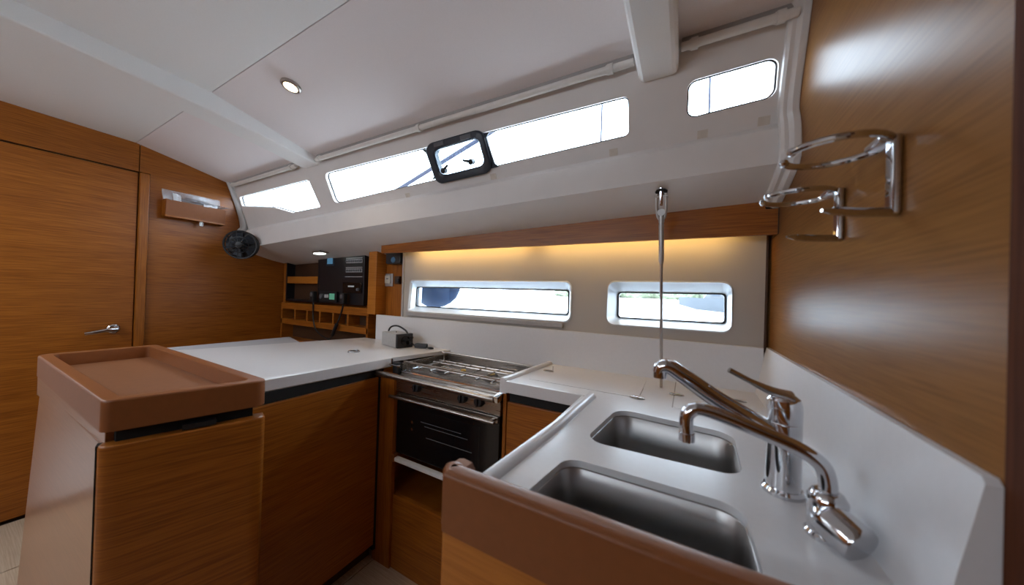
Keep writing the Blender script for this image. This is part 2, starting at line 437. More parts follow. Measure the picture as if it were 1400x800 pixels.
# ---- cabin side (coach roof) with its windows
def crease_z(x): return 1.19 + 1.06 * (.4368 + .021 * x)
def side_pt(x, m, c=0.0):
    """point of the cabin side where a line of sight slope m meets it"""
    y0, z0, y1, z1 = .962, 1.868, 1.06, crease_z(x)
    t = (z0 - 1.19 - m * y0) / (m * (y1 - y0) - (z1 - z0))
    p = Vector((x, y0 + (y1 - y0) * t, z0 + (z1 - z0) * t)); n = Vector((0, (z0 - z1), (y1 - y0))).normalized()
    return p + n * .022 * c
cs = struct('wall_cabin_side', None, None, 'white moulded cabin side with daylight windows', (-1.2, 1.0, 1.6))
def wpoly(pts, r):   # (x, slope) scaled to metres for the rounding
    return [(a, b / 1.0) for a, b in rpoly(pts, r)]
hA = wpoly([(-2.70, .545), (-2.30, .490), (-2.12, .437), (-1.835, .440), (-1.865, .609), (-2.69, .613)], [.01, .02, .03, .012, .012, .015])
hB = wpoly([(-1.70, .447), (-.172, .489), (-.170, .612), (-1.71, .621)], [.03, .018, .018, .03])
hD = wpoly([(-.016, .502), (.186, .512), (.184, .613), (-.014, .607)], .024)
obj('side_panel', G().plate([(-2.76, .36), (-1.5, .3895), (.25, .43), (.25, .76), (-2.76, .76)], [hA, hB, hD], side_pt), 'liner', cs, ang=50)
for k, h in enumerate((hA, hB, hD)):
    wn = struct('window_%d' % (k + 3), None, None, ['notched daylight window next to the forward bulkhead', 'long daylight window holding the small opening port', 'small rounded daylight window at the aft end'][k], tuple(side_pt(sum(p[0] for p in h) / len(h), .55)))
    cx = sum(p[0] for p in h) / len(h); cm = sum(p[1] for p in h) / len(h)
    fx = [.994, .997, .975][k]
    obj('pane', G().plate(inner(h, cx, cm, 1.01, 1.03), [], lambda a, b, c: side_pt(a, b, .95 + .25 * c)), 'glass', wn)
    obj('gasket', G().loft([[side_pt(a, b, .94) for a, b in inset(h, -.001)], [side_pt(a, b, .70) for a, b in inset(h, -.001)], [side_pt(a, b, .70) for a, b in inset(h, .004)], [side_pt(a, b, .94) for a, b in inset(h, .004)]]), 'black_plastic', wn)
xsn = [-2.76 + 3.01 * i / 24 for i in range(25)]
def lip(x):
    m = .332 + .036 * x if x > -2.76 else .235
    m = .334 + .020 * x - .0045 * x * x
    return Vector((x, 1.035, 1.19 + 1.035 * m))
def soff(x):
    m = .234 + .026 * x; return Vector((x, 1.225, 1.19 + 1.225 * m))
def ledge_loop(x):
    c = Vector((x, 1.058, crease_z(x))); l = lip(x); s = soff(x)
    inn = Vector((x, 1.030, c.z - .022)); li = Vector((x, 1.022, l.z + .055))
    e = Vector((x, 1.40, s.z - .03))
    return [c + Vector((0, .004, .010)), c, c.lerp(inn, .6) + Vector((0, -.001, -.004)), inn, li, l + Vector((0, -.012, .003)), s, e, Vector((x, 1.40, c.z + .012))]
obj('side_ledge', G().loft([ledge_loop(x) for x in xsn], True, True, True), 'liner', cs, ang=40)
for xp, mp_ in ((-1.155, .4215), (-.682, .4385), (-.222, .447), (.026, .452), (.166, .457)):
    p = side_pt(xp, mp_); q = side_pt(xp, mp_ - .02); d = (q - p).normalized()
    obj('fastener_pad', G().obox(p, (.013, 0, 0), d * .011, Vector((0, -d.z, d.y)) * .0012), 'pad_beige', cs)
# rounded end mouldings where the cabin side meets the two bulkheads
def prof_pts(x):
    l = lip(x); s = soff(x)
    return [Vector((x, .948, 1.90)), Vector((x, .970, 1.84)), side_pt(x, .52) + Vector((0, -.004, 0)), Vector((x, 1.035, crease_z(x) + .012)), Vector((x, 1.018, crease_z(x) - .03)), Vector((x, 1.010, l.z + .03)), Vector((x, 1.03, l.z - .004)), s + Vector((0, 0, -.004))]
obj('end_moulding', G().tube(bez(prof_pts(.222), 5), .020, 10), 'liner', cs)
obj('end_moulding', G().tube(bez(prof_pts(.203), 5), .013, 10), 'liner', cs)
obj('end_moulding', G().tube(bez(prof_pts(XB + .012)[:6], 5), .020, 10), 'window_white', cs)
obj('corner_cap', G().obox((.212, 1.225, 1.478), (.020, 0, 0), (0, .03, 0), (0, 0, .016), .006), 'liner', cs)
obj('panel_seam', G().tube([lip(-.08) + Vector((0, -.007, .004)), lip(.08) + Vector((0, -.007, .004)), lip(.20) + Vector((0, -.007, .004))], .0016, 6), 'grey_trim', cs)
# side deck outside, above the hull panel
struct('trim_2', G().box(-6, 3, 1.10, 1.80, 1.52, 1.56), 'teak_deck', 'side deck outside the cabin windows')

# ---- ceiling: panels either side of the roof beam
ce = struct('ceiling', None, None, 'white panelled cabin ceiling', (-1.2, .3, 2.0))
def prof_strip(name, x0, x1, prof, mat, th=.02):
    g = G(); a = [Vector((x0, y, z)) for y, z in prof] + [Vector((x0, y, z + th)) for y, z in reversed(prof)]
    b = [Vector((x1, p.y, p.z)) for p in a]
    return obj(name, g.loft([a, b], True, True, True), mat, ce, ang=20)
INN = [(-1.95, 1.96), (-.5, 2.003), (.124, 1.997), (.530, 1.981)]
OUT = [(.5325, 1.9803), (.74, 1.934), (.948, 1.884)]
def holed_panel(x0, x1, hx0, hx1):
    prof_strip('ceiling_panel', x0, hx0, INN, 'ceiling_vinyl'); prof_strip('ceiling_panel', hx1, x1, INN, 'ceiling_vinyl')
    prof_strip('ceiling_panel', hx0, hx1, [(-1.95, 1.96), (-1.0, 1.988)], 'ceiling_vinyl')
    prof_strip('ceiling_panel', hx0, hx1, [(-.50, 2.003), (.124, 1.997), (.530, 1.981)], 'ceiling_vinyl')
# unseen deck hatch opening behind the viewer, added to let daylight in
holed_panel(XB - .05, -1.80, -2.35, -1.85)
prof_strip('ceiling_panel', -1.76, 1.45, INN, 'ceiling_vinyl')
prof_strip('ceiling_panel', XB - .05, -1.80, OUT, 'ceiling_vinyl_warm')
prof_strip('ceiling_panel', -1.76, -.10, OUT, 'ceiling_vinyl_warm')
prof_strip('ceiling_panel', -.07, .26, OUT, 'ceiling_vinyl_warm')
prof_strip('seam_backing', XB - .05, .26, [(.50, 1.996), (.535, 1.996), (.56, 1.985)], 'black_gap')
prof_strip('roof_edge', XB - .05, .30, [(.93, 1.898), (1.02, 1.90), (1.10, 1.86)], 'liner')
def beam(name, x0, x1, prof, th, bev):
    """roof beam along y: rounded underside"""
    loops = []
    for y, z in prof:
        zt = z + th
        loops.append([Vector((x0, y, zt)), Vector((x0, y, z + bev)), Vector((x0 + bev * .4, y, z + bev * .3)), Vector((x0 + bev, y, z)), Vector((x1 - bev, y, z)), Vector((x1 - bev * .4, y, z + bev * .3)), Vector((x1, y, z + bev)), Vector((x1, y, zt))])
    return obj(name, G().loft(loops, True, True, True), 'ceiling_vinyl', ce, ang=25)
beam('roof_beam', -1.86, -1.73, [(-1.9, 1.915), (-.5, 1.945), (.12, 1.937), (.53, 1.905), (.74, 1.880), (.945, 1.846), (.975, 1.848)], .10, .005)
beam('roof_beam', -.140, -.037, [(-1.9, 1.86), (-.5, 1.88), (.12, 1.875), (.60, 1.836), (.96, 1.815), (1.00, 1.822)], .16, .014)
# ---- aft galley wall
wr = struct('wall_right', None, None, 'glossy wood panelled wall beside the sink', (XW, .8, .9))
obj('wood_panel', G().box(XW, XW + .025, .422, 1.40, 0, 2.06), 'oak_wall', wr)
obj('wall_post', G().box(XW - .003, XW + .06, .345, .424, 0, 2.06, .006), 'dark_post', wr)
# ---- the rest of the cabin, behind the viewer
struct('wall_cross', G().box(XW + .055, 1.45, .36, .39, 0, 2.06), 'oak_y', 'wood partition aft of the galley')
struct('wall_port', G().plate([(XB - .05, 0), (1.45, 0), (1.45, 2.06), (XB - .05, 2.06)], [rrect(-2.50, -1.55, 1.56, 1.75, .04), rrect(-1.35, -.40, 1.56, 1.75, .04)],  # unseen side; its windows are added and sized for the light
    lambda a, b, c: Vector((a, -1.92 - .02 * c, b))), 'oak_y', 'far cabin side, unseen, with windows added for light')
struct('wall_aft', G().plate([(-1.95, 0), (.40, 0), (.40, 2.06), (-1.95, 2.06)], [],
    lambda a, b, c: Vector((1.40 + .02 * c, a, b))), 'oak_wall', 'aft bulkhead behind the viewer')

# ================================================================== LARGE GALLEY OBJECTS
# ---- pedestal locker with a sunken tray top
PED = [(-1.935, .170), (-1.085, .176), (-1.002, .450), (-1.935, .454)]       # outline of the tray, seen from above
pd = thing('pedestal_locker', 'wooden pedestal locker with a sunken brown tray top, in front of the forward door', 'locker', (-1.45, .31, FZ))
rim_o = rpoly(PED, [.03, .024, .022, .03], 6)
rim_i = rpoly(inset(PED, .030), [.014] * 4, 6)
def ring(p, z): return [Vector((a, b, z)) for a, b in p]
g = G(); ZT, ZR = .935, .866
g.loft([ring(inset(rim_o, .03), ZR), ring(rim_o, ZR), ring(rim_o, ZT - .006), ring(inset(rim_o, .0015), ZT - .002), ring(inset(rim_o, .005), ZT), ring(inset(rim_i, -.004), ZT), ring(inset(rim_i, -.001), ZT - .002), ring(rim_i, ZT - .006), ring(rim_i, ZT - .052)], cap0=True)
obj('tray_rim', g, 'mahogany', pd, ang=40)
obj('tray_base', G().slab(inset(rim_i, -.003), ZT - .058, ZT - .044), 'tray_brown', pd)
obj('recess_band', G().slab(inset(PED, .024), .80, ZR + .001), 'black_gap', pd)
bb = rpoly([(-2.105, .160), (-1.112, .176), (-1.036, .446), (-2.03, .450)], [.02, .006, .006, .02], 4); btop = rpoly([(-1.925, .178), (-1.112, .184), (-1.036, .444), (-1.925, .448)], [.02, .006, .006, .02], 4)
obj('body', G().loft([ring(bb, FZ), ring(btop, .828)], cap0=True, cap1=True), 'oak_gloss', pd, ang=40)
obj('side_top', G().loft([ring(inset(rpoly(PED[:1] + [(-1.112, .184), (-1.112, .21), (-1.935, .21)], .002, 2), .004), z) for z in (.80, ZR)], cap0=True, cap1=True), 'oak_gloss', pd)
e0 = Vector((-1.108, .176)); e1 = Vector((-1.026, .450)); ud = (e1 - e0).normalized(); un = Vector((ud.y, -ud.x))
Ld = (e1 - e0).length
def dpt(s_, n): p = e0 + ud * s_ + un * n; return (p.x, p.y)
door_prof = [dpt(.004, -.02), dpt(.000, .004), dpt(.004, .014), dpt(.014, .021), dpt(.035, .025), dpt(.07, .026), dpt(Ld - .03, .026), dpt(Ld - .010, .023), dpt(Ld, .014), dpt(Ld, -.02)]
obj('door', G().slab(door_prof, FZ + .03, .836, .005), 'oak_y', pd, ang=50)
obj('door_gap', G().slab([dpt(-.003, -.02), dpt(-.003, .002), dpt(.006, .002), dpt(.006, -.02)], FZ + .03, .834), 'black_gap', pd)
obj('door_catch', G().obox(((*dpt(Ld * .55, .010), .845)), (*(ud * .03), 0), (*(un * .010), 0), (0, 0, .006)), 'black_plastic', pd)

# ---- cool-box cabinet and its worktop
fr = thing('cool_box_cabinet', 'wide oak cabinet under the white worktop beside the pedestal', 'cabinet', (-1.5, .7, FZ))
obj('carcass', G().slab([(-1.160, .462), (-1.150, .925), (-1.150, 1.26), (-1.74, 1.26), (-1.90, .462)], FZ + .075, .858), 'niche_dark', fr)
obj('front_panel', G().slab([(-1.122, .455), (-1.128, .906), (-1.150, .906), (-1.146, .455)], FZ + .075, .826, .003), 'oak_y', fr)
obj('plinth', G().slab([(-1.175, .462), (-1.175, .925), (-1.85, .925), (-1.85, .462)], FZ, FZ + .075), 'niche_dark', fr)
obj('finger_groove', G().slab([(-1.135, .46), (-1.135, .955), (-1.16, .955), (-1.16, .46)], .826, .862), 'black_gap', fr)
obj('corner_stile', G().box(-1.150, -1.045, .918, .936, FZ, .845, .002), 'oak_z', fr)
obj('stile_gap', G().box(-1.152, -1.128, .906, .926, FZ + .05, .86), 'black_gap', fr)
wt = thing('worktop', 'white worktop with a metal charger and ring pull on it', 'worktop', (-1.5, .9, .86))
obj('slab', G().slab(rpoly([(-1.148, .44), (-1.108, .955), (-1.040, 1.259), (-1.700, 1.259), (-1.935, .50), (-1.935, .44)][::-1], [0, .01, .0, 0, 0, 0][::-1]), .884, T, .003), 'white_solid', wt)
obj('edge_band', G().loft([[Vector((x + dx, y, z)) for dx, z in ((0, .862), (.004, .866), (.004, .9), (-.004, .9035), (-.03, .9035), (-.03, .862))] for x, y in ((-1.145, .445), (-1.110, .952))], True, True, True), 'white_solid', wt)
rp = thing('ring_pull', 'small dark lift ring set in the worktop of the cool box', 'ring pull', (-1.345, .94, T))
obj('ring', G().tube([(-1.345 + .022 * math.cos(a), .94 + .022 * math.sin(a), T + .003) for a in [2 * PI * k / 20 for k in range(20)]], .0028, 6, closed=True), 'chrome', rp)
obj('cup', G().lathe([(.026, 0), (.026, .0015), (.020, .0018)], (-1.345, .94, T)), 'black_plastic', rp)

# ---- chart desk behind the worktop (only its edge shows)
nd = thing('chart_desk', 'pale grey chart desk edge behind the white worktop', 'desk', (-2.2, .8, FZ))
obj('desk_top', G().slab([(-2.19, .47), (-1.95, .47), (-1.93, 1.01), (-2.17, 1.075)], .862, .882, .003), 'desk_grey', nd)
obj('desk_body', G().box(-2.15, -1.97, .48, .99, FZ, .862, .004), 'oak_y', nd)

# ---- backsplash panels
bs = thing('backsplash', 'white splash panel below the hull windows', 'backsplash', (-.7, 1.27, .7))
obj('panel', G().box(-1.608, .214, 1.260, 1.278, .70, 1.046, .0025), 'white_solid', bs)
ss = thing('backsplash', 'white splash panel along the wooden wall beside the taps', 'backsplash', (.22, .8, .9))
prof = [(.4225, .80), (1.262, .80), (1.262, 1.048), (.428, 1.050), (.4225, 1.045)]
def spl(a, b, c):
    lean = .026 * max(0, (1.05 - b) / .15); return Vector(((XW - .001) if c else (.220 - lean), a, b))
obj('panel', G().plate(prof, [], spl), 'white_solid', ss)

# ---- sink worktop: L shaped, two bowls
sw = thing('sink_worktop', 'white L shaped sink worktop with two inset steel bowls and raised lips', 'worktop', (-.1, .8, .86))
CT = [(-.262, .412), (.21, .412), (.21, 1.26), (-.510, 1.26), (-.536, .922), (-.262, .922)]
big = rpoly([(-.200, .415), (.078, .415), (.076, .553), (-.182, .553)], [.012, .012, .034, .034], 6)
small = rpoly([(-.176, .636), (.088, .644), (.094, .842), (-.152, .862)], [.036, .038, .042, .042], 6)
obj('slab', G().plate(CT, [big, small], lambda a, b, c: Vector((a, b, T - .012 * c))), 'white_solid', sw)
obj('slab_rim', G().sweep([(-.262, .404, T - .04), (.212, .404, T - .04)], [(0, 0), (0, .038), (-.010, .038), (-.010, 0)]), 'white_solid', sw)
lipf = [(0.0, -.040), (.0, .006), (.002, .0095), (.006, .011), (.014, .011), (.019, .008), (.024, .0005), (.024, -.040)]
lip_path = [(-.262, .405, T), (-.250, .66, T), (-.236, .918, T)]
lipp = [(-.012 + .0 + p[0], p[1]) for p in lipf]
obj('raised_lip', G().sweep([(-.275, .404, T), (-.256, .66, T), (-.246, .922, T)], [(o_, h) for o_, h in lipf]), 'white_solid', sw)
obj('raised_lip', G().sweep([(-.512, 1.258, T), (-.540, .914, T)][::-1], [(o_, h) for o_, h in lipf]), 'white_solid', sw)
obj('front_edge', G().box(-.538, -.240, .912, .930, .866, T + .002, .003), 'white_solid', sw)
# lids of the lockers let into the worktop
obj('locker_lid', G().slab(rrect(-.470, -.118, .985, 1.235, .01), T - .004, T + .0012, .0008), 'white_solid', sw)
obj('locker_lid', G().slab(rrect(-.026, .176, .955, 1.245, .01), T - .004, T + .0012, .0008), 'white_solid', sw)
obj('lid_seam', G().box(-.0300, -.0270, .955, 1.250, T - .002, T + .0008), 'grey_trim', sw)
obj('lid_seam', G().box(-.1175, -.1160, .975, 1.10, T - .002, T + .0006), 'grey_trim', sw)
def bowl(poly, depth, name, label):
    th = thing(name, label, 'sink', (sum(p[0] for p in poly) / len(poly), sum(p[1] for p in poly) / len(poly), T - depth))
    # outward flange, then sides, rounded bottom
    L = [ring(inset(poly, -.010), T - .0125), ring(inset(poly, -.001), T - .0125), ring(inset(poly, .001), T - .0145), ring(inset(poly, .004), T - .07), ring(inset(poly, .010), T - depth + .03), ring(inset(poly, .016), T - depth + .012), ring(inset(poly, .028), T - depth + .002), ring(inset(poly, .04), T - depth)]
    obj('basin', G().loft(L, cap1=True), 'steel', th, ang=60)
    c = th.location
    obj('drain', G().lathe([(.024, .0), (.024, .003), (.018, .003), (.016, .001)], (c.x, c.y, T - depth + .0005)), 'chrome', th)
    obj('drain_hole', G().lathe([(.014, .0), (.014, .002)], (c.x, c.y, T - depth + .002)), 'black_gap', th)
    return th
bowl(big, .175, 'sink_bowl', 'larger steel sink bowl right behind the brown wooden rail')
bowl(small, .165, 'sink_bowl', 'smaller steel sink bowl between the large bowl and locker lids')
for px, py, dr in ((-.120, .985, 0), (-.022, 1.085, .4), (.135, 1.12, .2), (-.455, 1.13, .6)):
    lab = {-.120: 'flat lift latch near the small sink bowl corner', -.022: 'flat lift latch beside the long lid seam', .135: 'flat lift latch behind the tall tap', -.455: 'upright lift latch at the stove end of the sink worktop'}[px]
    lt = thing('lid_latch', lab, 'latch', (px, py, T + .001), 'lift latches in the sink worktop')
    obj('rim', G().tube([(px + .019 * math.cos(a), py + .011 * math.sin(a), T + .0025) for a in [2 * PI * k / 20 for k in range(20)]], .0018, 6, closed=True), 'wire_steel', lt)
    obj('dish', G().slab([(px + .018 * math.cos(2 * PI * k / 20), py + .010 * math.sin(2 * PI * k / 20)) for k in range(20)], T + .0012, T + .0022), 'black_plastic', lt)
    if px < -.4: obj('lift_tab', G().box(px + .016, px + .019, py - .002, py + .004, T + .002, T + .022, .001), 'chrome', lt)
    else: obj('bar', G().box(px - .018, px + .018, py - .002, py + .002, T + .002, T + .0045, .001), 'chrome', lt)

# ---- sink cabinet with mahogany rail
sc_ = thing('sink_cabinet', 'oak sink cabinet with a thick rounded brown rail at the front', 'cabinet', (0, .45, FZ))
railp = [(-.021, -.082), (-.021, -.004), (-.017, .003), (-.009, .006), (.004, .006), (.012, .002), (.014, -.006), (.014, -.082)]
railp = [(-o_, h) for o_, h in railp][::-1]
path = [(-.272, .414, T + .016), (-.292, .418, T + .016), (-.306, .412, T + .016), (-.311, .398, T + .016), (-.302, .386, T + .016), (-.26, .384, T + .016), (-.05, .386, T + .016), (.222, .388, T + .016)]
obj('rail', G().sweep([(-.309, .388, T + .018), (-.05, .388, T + .018), (.228, .388, T + .018)], railp), 'mahogany', sc_, ang=40)
obj('rail_end', G().lathe([(.0165, -.082), (.0165, -.003), (.0135, .003), (.008, .006), (.0, .006)], (-.309, .3915, T + .018), n=24), 'mahogany', sc_, ang=40)
obj('rail_return', G().loft([[Vector((x, y, z)) for x, z in ((-.322, .838), (-.322, .913), (-.318, .921), (-.308, .924), (-.292, .922), (-.286, .914), (-.286, .838))] for y in (.392, .416)], True, True, True), 'mahogany', sc_, ang=40)
obj('end_panel', G().slab(rpoly([(-.318, .374), (.228, .374), (.228, .398), (-.318, .398)], [.010, 0, 0, .010], 5), FZ, .8355), 'oak_pale', sc_, ang=40)
obj('side_panel', G().box(-.285, -.262, .395, .930, FZ, .866, .003), 'oak_z', sc_)
sd = thing('stove_side_cabinet', 'narrow oak cupboard to the right of the oven', 'cabinet', (-.4, 1.0, FZ))
obj('carcass', G().box(-.520, -.262, .945, 1.25, FZ, .868), 'niche_dark', sd)
obj('door', G().box(-.515, -.264, .922, .944, FZ + .04, .834, .003), 'oak_x', sd)
obj('finger_groove', G().box(-.510, -.262, .930, .950, .834, .868), 'black_gap', sd)
obj('side_strip', G().box(-.530, -.518, .922, 1.25, FZ, .868, .002), 'oak_z', sd)

# ---- stove in its niche
ni = thing('stove_niche', 'wooden niche panel and shelf under the oven', 'niche', (-.8, 1.0, FZ))
obj('lower_panel', G().box(-1.044, -.53, .928, .946, FZ, .352, .003), 'oak_x', ni)
obj('shelf', G().box(-1.13, -.53, .946, 1.255, .336, .350), 'oak_x', ni)
obj('niche_wall', G().box(-1.145, -1.130, .936, 1.255, .35, .858), 'oak_y', ni)
obj('niche_back', G().box(-1.13, -.53, 1.245, 1.258, .35, .80), 'niche_dark', ni)
sv = thing('stove', 'stainless gimballed galley stove with black glass oven door', 'stove', (-.8, 1.08, .5))
X0, X1 = -1.045, -.548
obj('oven_body', G().box(X0 + .004, X1 - .004, .955, 1.215, .520, .835, .004), 'black_plastic', sv)
obj('oven_door', G().box(X0, X1, .934, .955, .522, .772, .006), 'black_gloss', sv)
obj('door_window', G().box(X0 + .09, X1 - .08, .9325, .936, .57, .72, .002), 'black_gloss', sv)
for zz, xx0, xx1 in ((.678, X0 + .14, X1 - .16), (.664, X0 + .16, X1 - .13), (.622, X0 + .17, X1 - .11)):
    obj('rack_bar', G().tube([(xx0, .9315, zz), (xx1, .9315, zz)], .0014, 6), 'switch_grey', sv)
for zz in (.668, .640):
    obj('lock_stud', G().lathe([(.006, 0), (.006, .004), (.003, .005)], (X0 + .095, .933, zz), (0, -1, 0), 10), 'chrome', sv)
obj('control_panel', G().box(X0 - .004, X1 + .004, .930, .960, .774, .842, .004), 'stove_steel', sv)
for kx in (-.925, -.700, -.628):
    kb = obj('burner_knob', G().lathe([(.019, 0), (.019, .008), (.015, .018), (.012, .019)], (kx, .931, .812), (0, -1, 0), 20).box(kx - .003, kx + .003, .905, .914, .798, .826, .001), 'black_plastic', sv)
obj('oven_handle', G().tube([(X0 - .012, .905, .760), (X1 - .004, .905, .760)], .0062, 12), 'stove_steel', sv)
obj('handle_plate', G().box(X0 + .004, X1 - .004, .928, .935, .750, .772, .002), 'stove_steel', sv)
for hx in (X0 + .02, X1 - .02):
    obj('handle_bracket', G().box(hx - .007, hx + .007, .905, .936, .754, .766, .002), 'stove_steel', sv)
obj('hinge_strip', G().box(X0 + .005, X1 - .005, .920, .940, .492, .508, .003), 'paper', sv)
obj('hinge_block', G().box(X0 - .012, X0 + .012, .918, .944, .488, .520, .003), 'mahogany', sv)
obj('hinge_tab', G().box(-.765, -.750, .915, .925, .482, .494, .001), 'paper', sv)
# crash bar in front of the stove
cb = thing('crash_bar', 'steel crash bar across the front of the stove', 'bar', (-.83, .90, .845))
obj('bar', G().tube([(-1.145, .922, .846), (-1.135, .900, .846), (-1.12, .894, .846), (-.57, .894, .842), (-.553, .898, .842)], .011, 14), 'stove_steel', cb)
obj('bracket', G().obox((-.543, .915, .845), (.010, 0, 0), (0, .024, .004), (0, -.001, .010), .003), 'chrome', cb)
obj('bracket', G().obox((-1.145, .928, .846), (.010, 0, 0), (0, .014, 0), (0, 0, .012), .003), 'chrome', cb)
# hob
obj('hob_plate', G().box(X0 - .002, X1 + .002, .952, 1.222, .836, .846, .003), 'stove_steel', sv)
obj('hob_rim', G().tube([(X0 + .004, .958, .850), (X1 - .004, .958, .850), (X1 - .004, 1.214, .850), (X0 + .004, 1.214, .850)], .0055, 8, closed=True), 'chrome', sv)
def burner(bx, by, r):
    b = obj('burner', G().lathe([(r * 1.5, 0), (r * 1.45, .003), (r, .003), (r, .012), (r * .9, .015), (r * .4, .016)], (bx, by, .846), n=20), 'switch_grey', sv)
    obj('burner_cap', G().lathe([(r * .55, 0), (r * .55, .004), (r * .3, .005)], (bx, by, .861), n=16), 'brass', b)
burner(-.915, 1.075, .034); burner(-.690, 1.10, .026)
for yy in (1.02, 1.125, 1.165):
    obj('pan_support', G().tube([(X0 + .02, yy, .866), (X1 - .02, yy, .866)], .004, 8), 'stove_steel', sv)
for xx in (-.985, -.915, -.84, -.76, -.69, -.62):
    obj('pan_support', G().tube([(xx, .985, .866), (xx, 1.19, .866)], .0035, 8), 'stove_steel', sv)
for xx, yy in ((-1.02, .985), (-1.02, 1.19), (-.57, .985), (-.57, 1.19)):
    obj('support_leg', G().tube([(xx, yy, .845), (xx, yy, .868)], .004, 8), 'stove_steel', sv)
obj('fiddle_rail', G().tube(bez([(X0 + .015, .975, .848), (X0 + .015, .973, .886), (X0 + .03, .972, .889), (X1 - .03, .972, .886), (X1 - .012, .973, .88), (X1 - .012, .975, .848)], 5), .0042, 8), 'stove_steel', sv)
obj('fiddle_rail', G().tube(bez([(X0 + .015, 1.205, .848), (X0 + .015, 1.205, .894), (X0 + .03, 1.205, .897), (X1 - .03, 1.205, .893), (X1 - .012, 1.205, .885), (X1 - .012, 1.205, .848)], 5), .0042, 8), 'stove_steel', sv)
obj('pan_clamp', G().box(-.885, -.80, 1.035, 1.050, .868, .876, .002), 'stove_steel', sv)
obj('clamp_knob', G().lathe([(.010, 0), (.011, .008), (.008, .012)], (-.790, 1.043, .868), n=14), 'brass', sv)
obj('pan_clamp', G().box(-.640, -.585, 1.02, 1.034, .868, .876, .002), 'stove_steel', sv)
# steel lining around the hob
hl = thing('hob_lining', 'stainless lining behind and beside the hob', 'metal lining', (-.8, 1.24, .84))
obj('back_plate', G().box(-1.05, -.530, 1.236, 1.2590, .80, .882, .002), 'stove_steel', hl)
obj('side_plate', G().slab([(-1.058, .962), (-1.050, .962), (-1.036, 1.256), (-1.046, 1.256)], .80, .884), 'stove_steel', hl)
gb = thing('gimbal_latch', 'black and steel latch block at the worktop end of the stove', 'latch', (-1.07, .945, .85))
obj('block', G().box(-1.085, -1.055, .940, .962, .836, .888, .004), 'black_plastic', gb)
obj('pin', G().tube([(-1.095, .945, .880), (-1.095, .945, .90)], .004, 8).tube([(-1.108, .944, .875), (-1.04, .944, .875)], .005, 8), 'chrome', gb)

# ================================================================== TAPS
tp = thing('mixer_tap', 'tall chrome mixer tap with lever handle on the sink worktop', 'tap', (.134, .625, T))
bx, by = .134, .630
obj('base_ring', G().lathe([(.0265, 0), (.0265, .005), (.0235, .009)], (bx, by, T), n=32), 'chrome', tp)
obj('body', G().lathe([(.0215, .006), (.0212, .104), (.0212, .106), (.0205, .107), (.0212, .108), (.0215, .128), (.0195, .137), (.012, .141)], (bx, by, T), n=32), 'chrome', tp)
sp = bez([(.126, .626, .985), (.100, .624, 1.000), (.045, .617, 1.030), (-.005, .612, 1.063), (-.024, .610, 1.0745), (-.036, .609, 1.073), (-.0405, .609, 1.062)], 6)
obj('spout', G().tube(sp, [.0160 - .0052 * i / (len(sp) - 1) for i in range(len(sp))], 16), 'chrome', tp)
obj('nozzle', G().lathe([(.0108, 0), (.0108, .012), (.008, .012)], (-.0385, .609, 1.054), n=18), 'chrome', tp)
lv = bez([(.140, .632, 1.046), (.118, .630, 1.052), (.090, .628, 1.064), (.062, .627, 1.078)], 6)
obj('lever', G().tube(lv, [.0200 - .0110 * min(1, i / 12) for i in range(len(lv))], 16, flat=.50), 'chrome', tp)
obj('lever_cap', G().lathe([(.0212, 0), (.0215, .004), (.020, .013), (.014, .019), (.004, .021)], (bx, by, T + .128), (-.12, 0, 1), n=28), 'chrome', tp)

t2 = thing('sea_water_tap', 'slim chrome tap with hooked spout and round knob, nearest the camera', 'tap', (.165, .532, T))
obj('base', G().lathe([(.0215, 0), (.0215, .004), (.019, .007), (.019, .034), (.0195, .037), (.0195, .047), (.0150, .055), (.0115, .057)], (.158, .540, T), n=28), 'chrome', t2)
obj('knob', G().lathe([(.014, -.012), (.0205, -.004), (.0225, .004), (.0225, .030), (.0205, .034), (.012, .035)], (.157, .530, T + .027), (.58, -.75, -.28), n=28), 'chrome', t2)
sp2 = bez([(.158, .540, .948), (.158, .540, .968), (.152, .5395, .988), (.133, .5385, 1.002), (.100, .537, 1.0135), (.050, .5335, 1.029), (.024, .532, 1.0345), (.012, .531, 1.033), (.004, .530, 1.024), (.0025, .530, 1.010), (.0035, .530, .996)], 6)
obj('spout', G().tube(sp2, .0093, 16), 'chrome', t2)
obj('nozzle', G().lathe([(.0104, 0), (.0104, .012), (.0090, .013)], (.0035, .530, .986), n=18), 'chrome', t2)

# ---- rigging wire down from the deck to the worktop
rw = thing('rigging_wire', 'steel rigging wire with fork end running from deck to worktop', 'rigging wire', (-.075, 1.155, T))
W0 = Vector((-.068, 1.147, T)); W1 = Vector((-.078, 1.062, 1.530)); wd = (W1 - W0).normalized(); WL = (W1 - W0).length
def wat(z): return W0 + (W1 - W0) * ((z - T) / (W1.z - T))
wside = Vector((1, 0, 0))
obj('wire', G().tube([W0, wat(1.315)], .0045, 8), 'wire_steel', rw)
obj('swage', G().lathe([(.0050, 0), (.0078, .010), (.0078, .120), (.0062, .132)], wat(1.300), wd, n=14), 'alu', rw)
def wo(z, dx): return wat(z) + wside * dx
obj('fork', G().tube(bez([wo(1.512, -.0125), wo(1.470, -.0130), wo(1.442, -.009), wo(1.435, 0), wo(1.442, .009), wo(1.470, .0130), wo(1.512, .0125)], 5), .0046, 8).tube([wat(1.425), wat(1.445)], .0085, 12), 'alu', rw)
obj('eye', G().lathe([(.011, -.005), (.0125, 0), (.011, .005)], wat(1.455), (0, 1, 0), n=16), 'alu', rw)
obj('pin', G().tube([wo(1.503, -.019), wo(1.503, .019)], .005, 10), 'wire_steel', rw)
obj('tang', G().obox(wat(1.505), (.0045, 0, 0), (0, .007, 0), wd * .028, .002), 'chrome', rw)
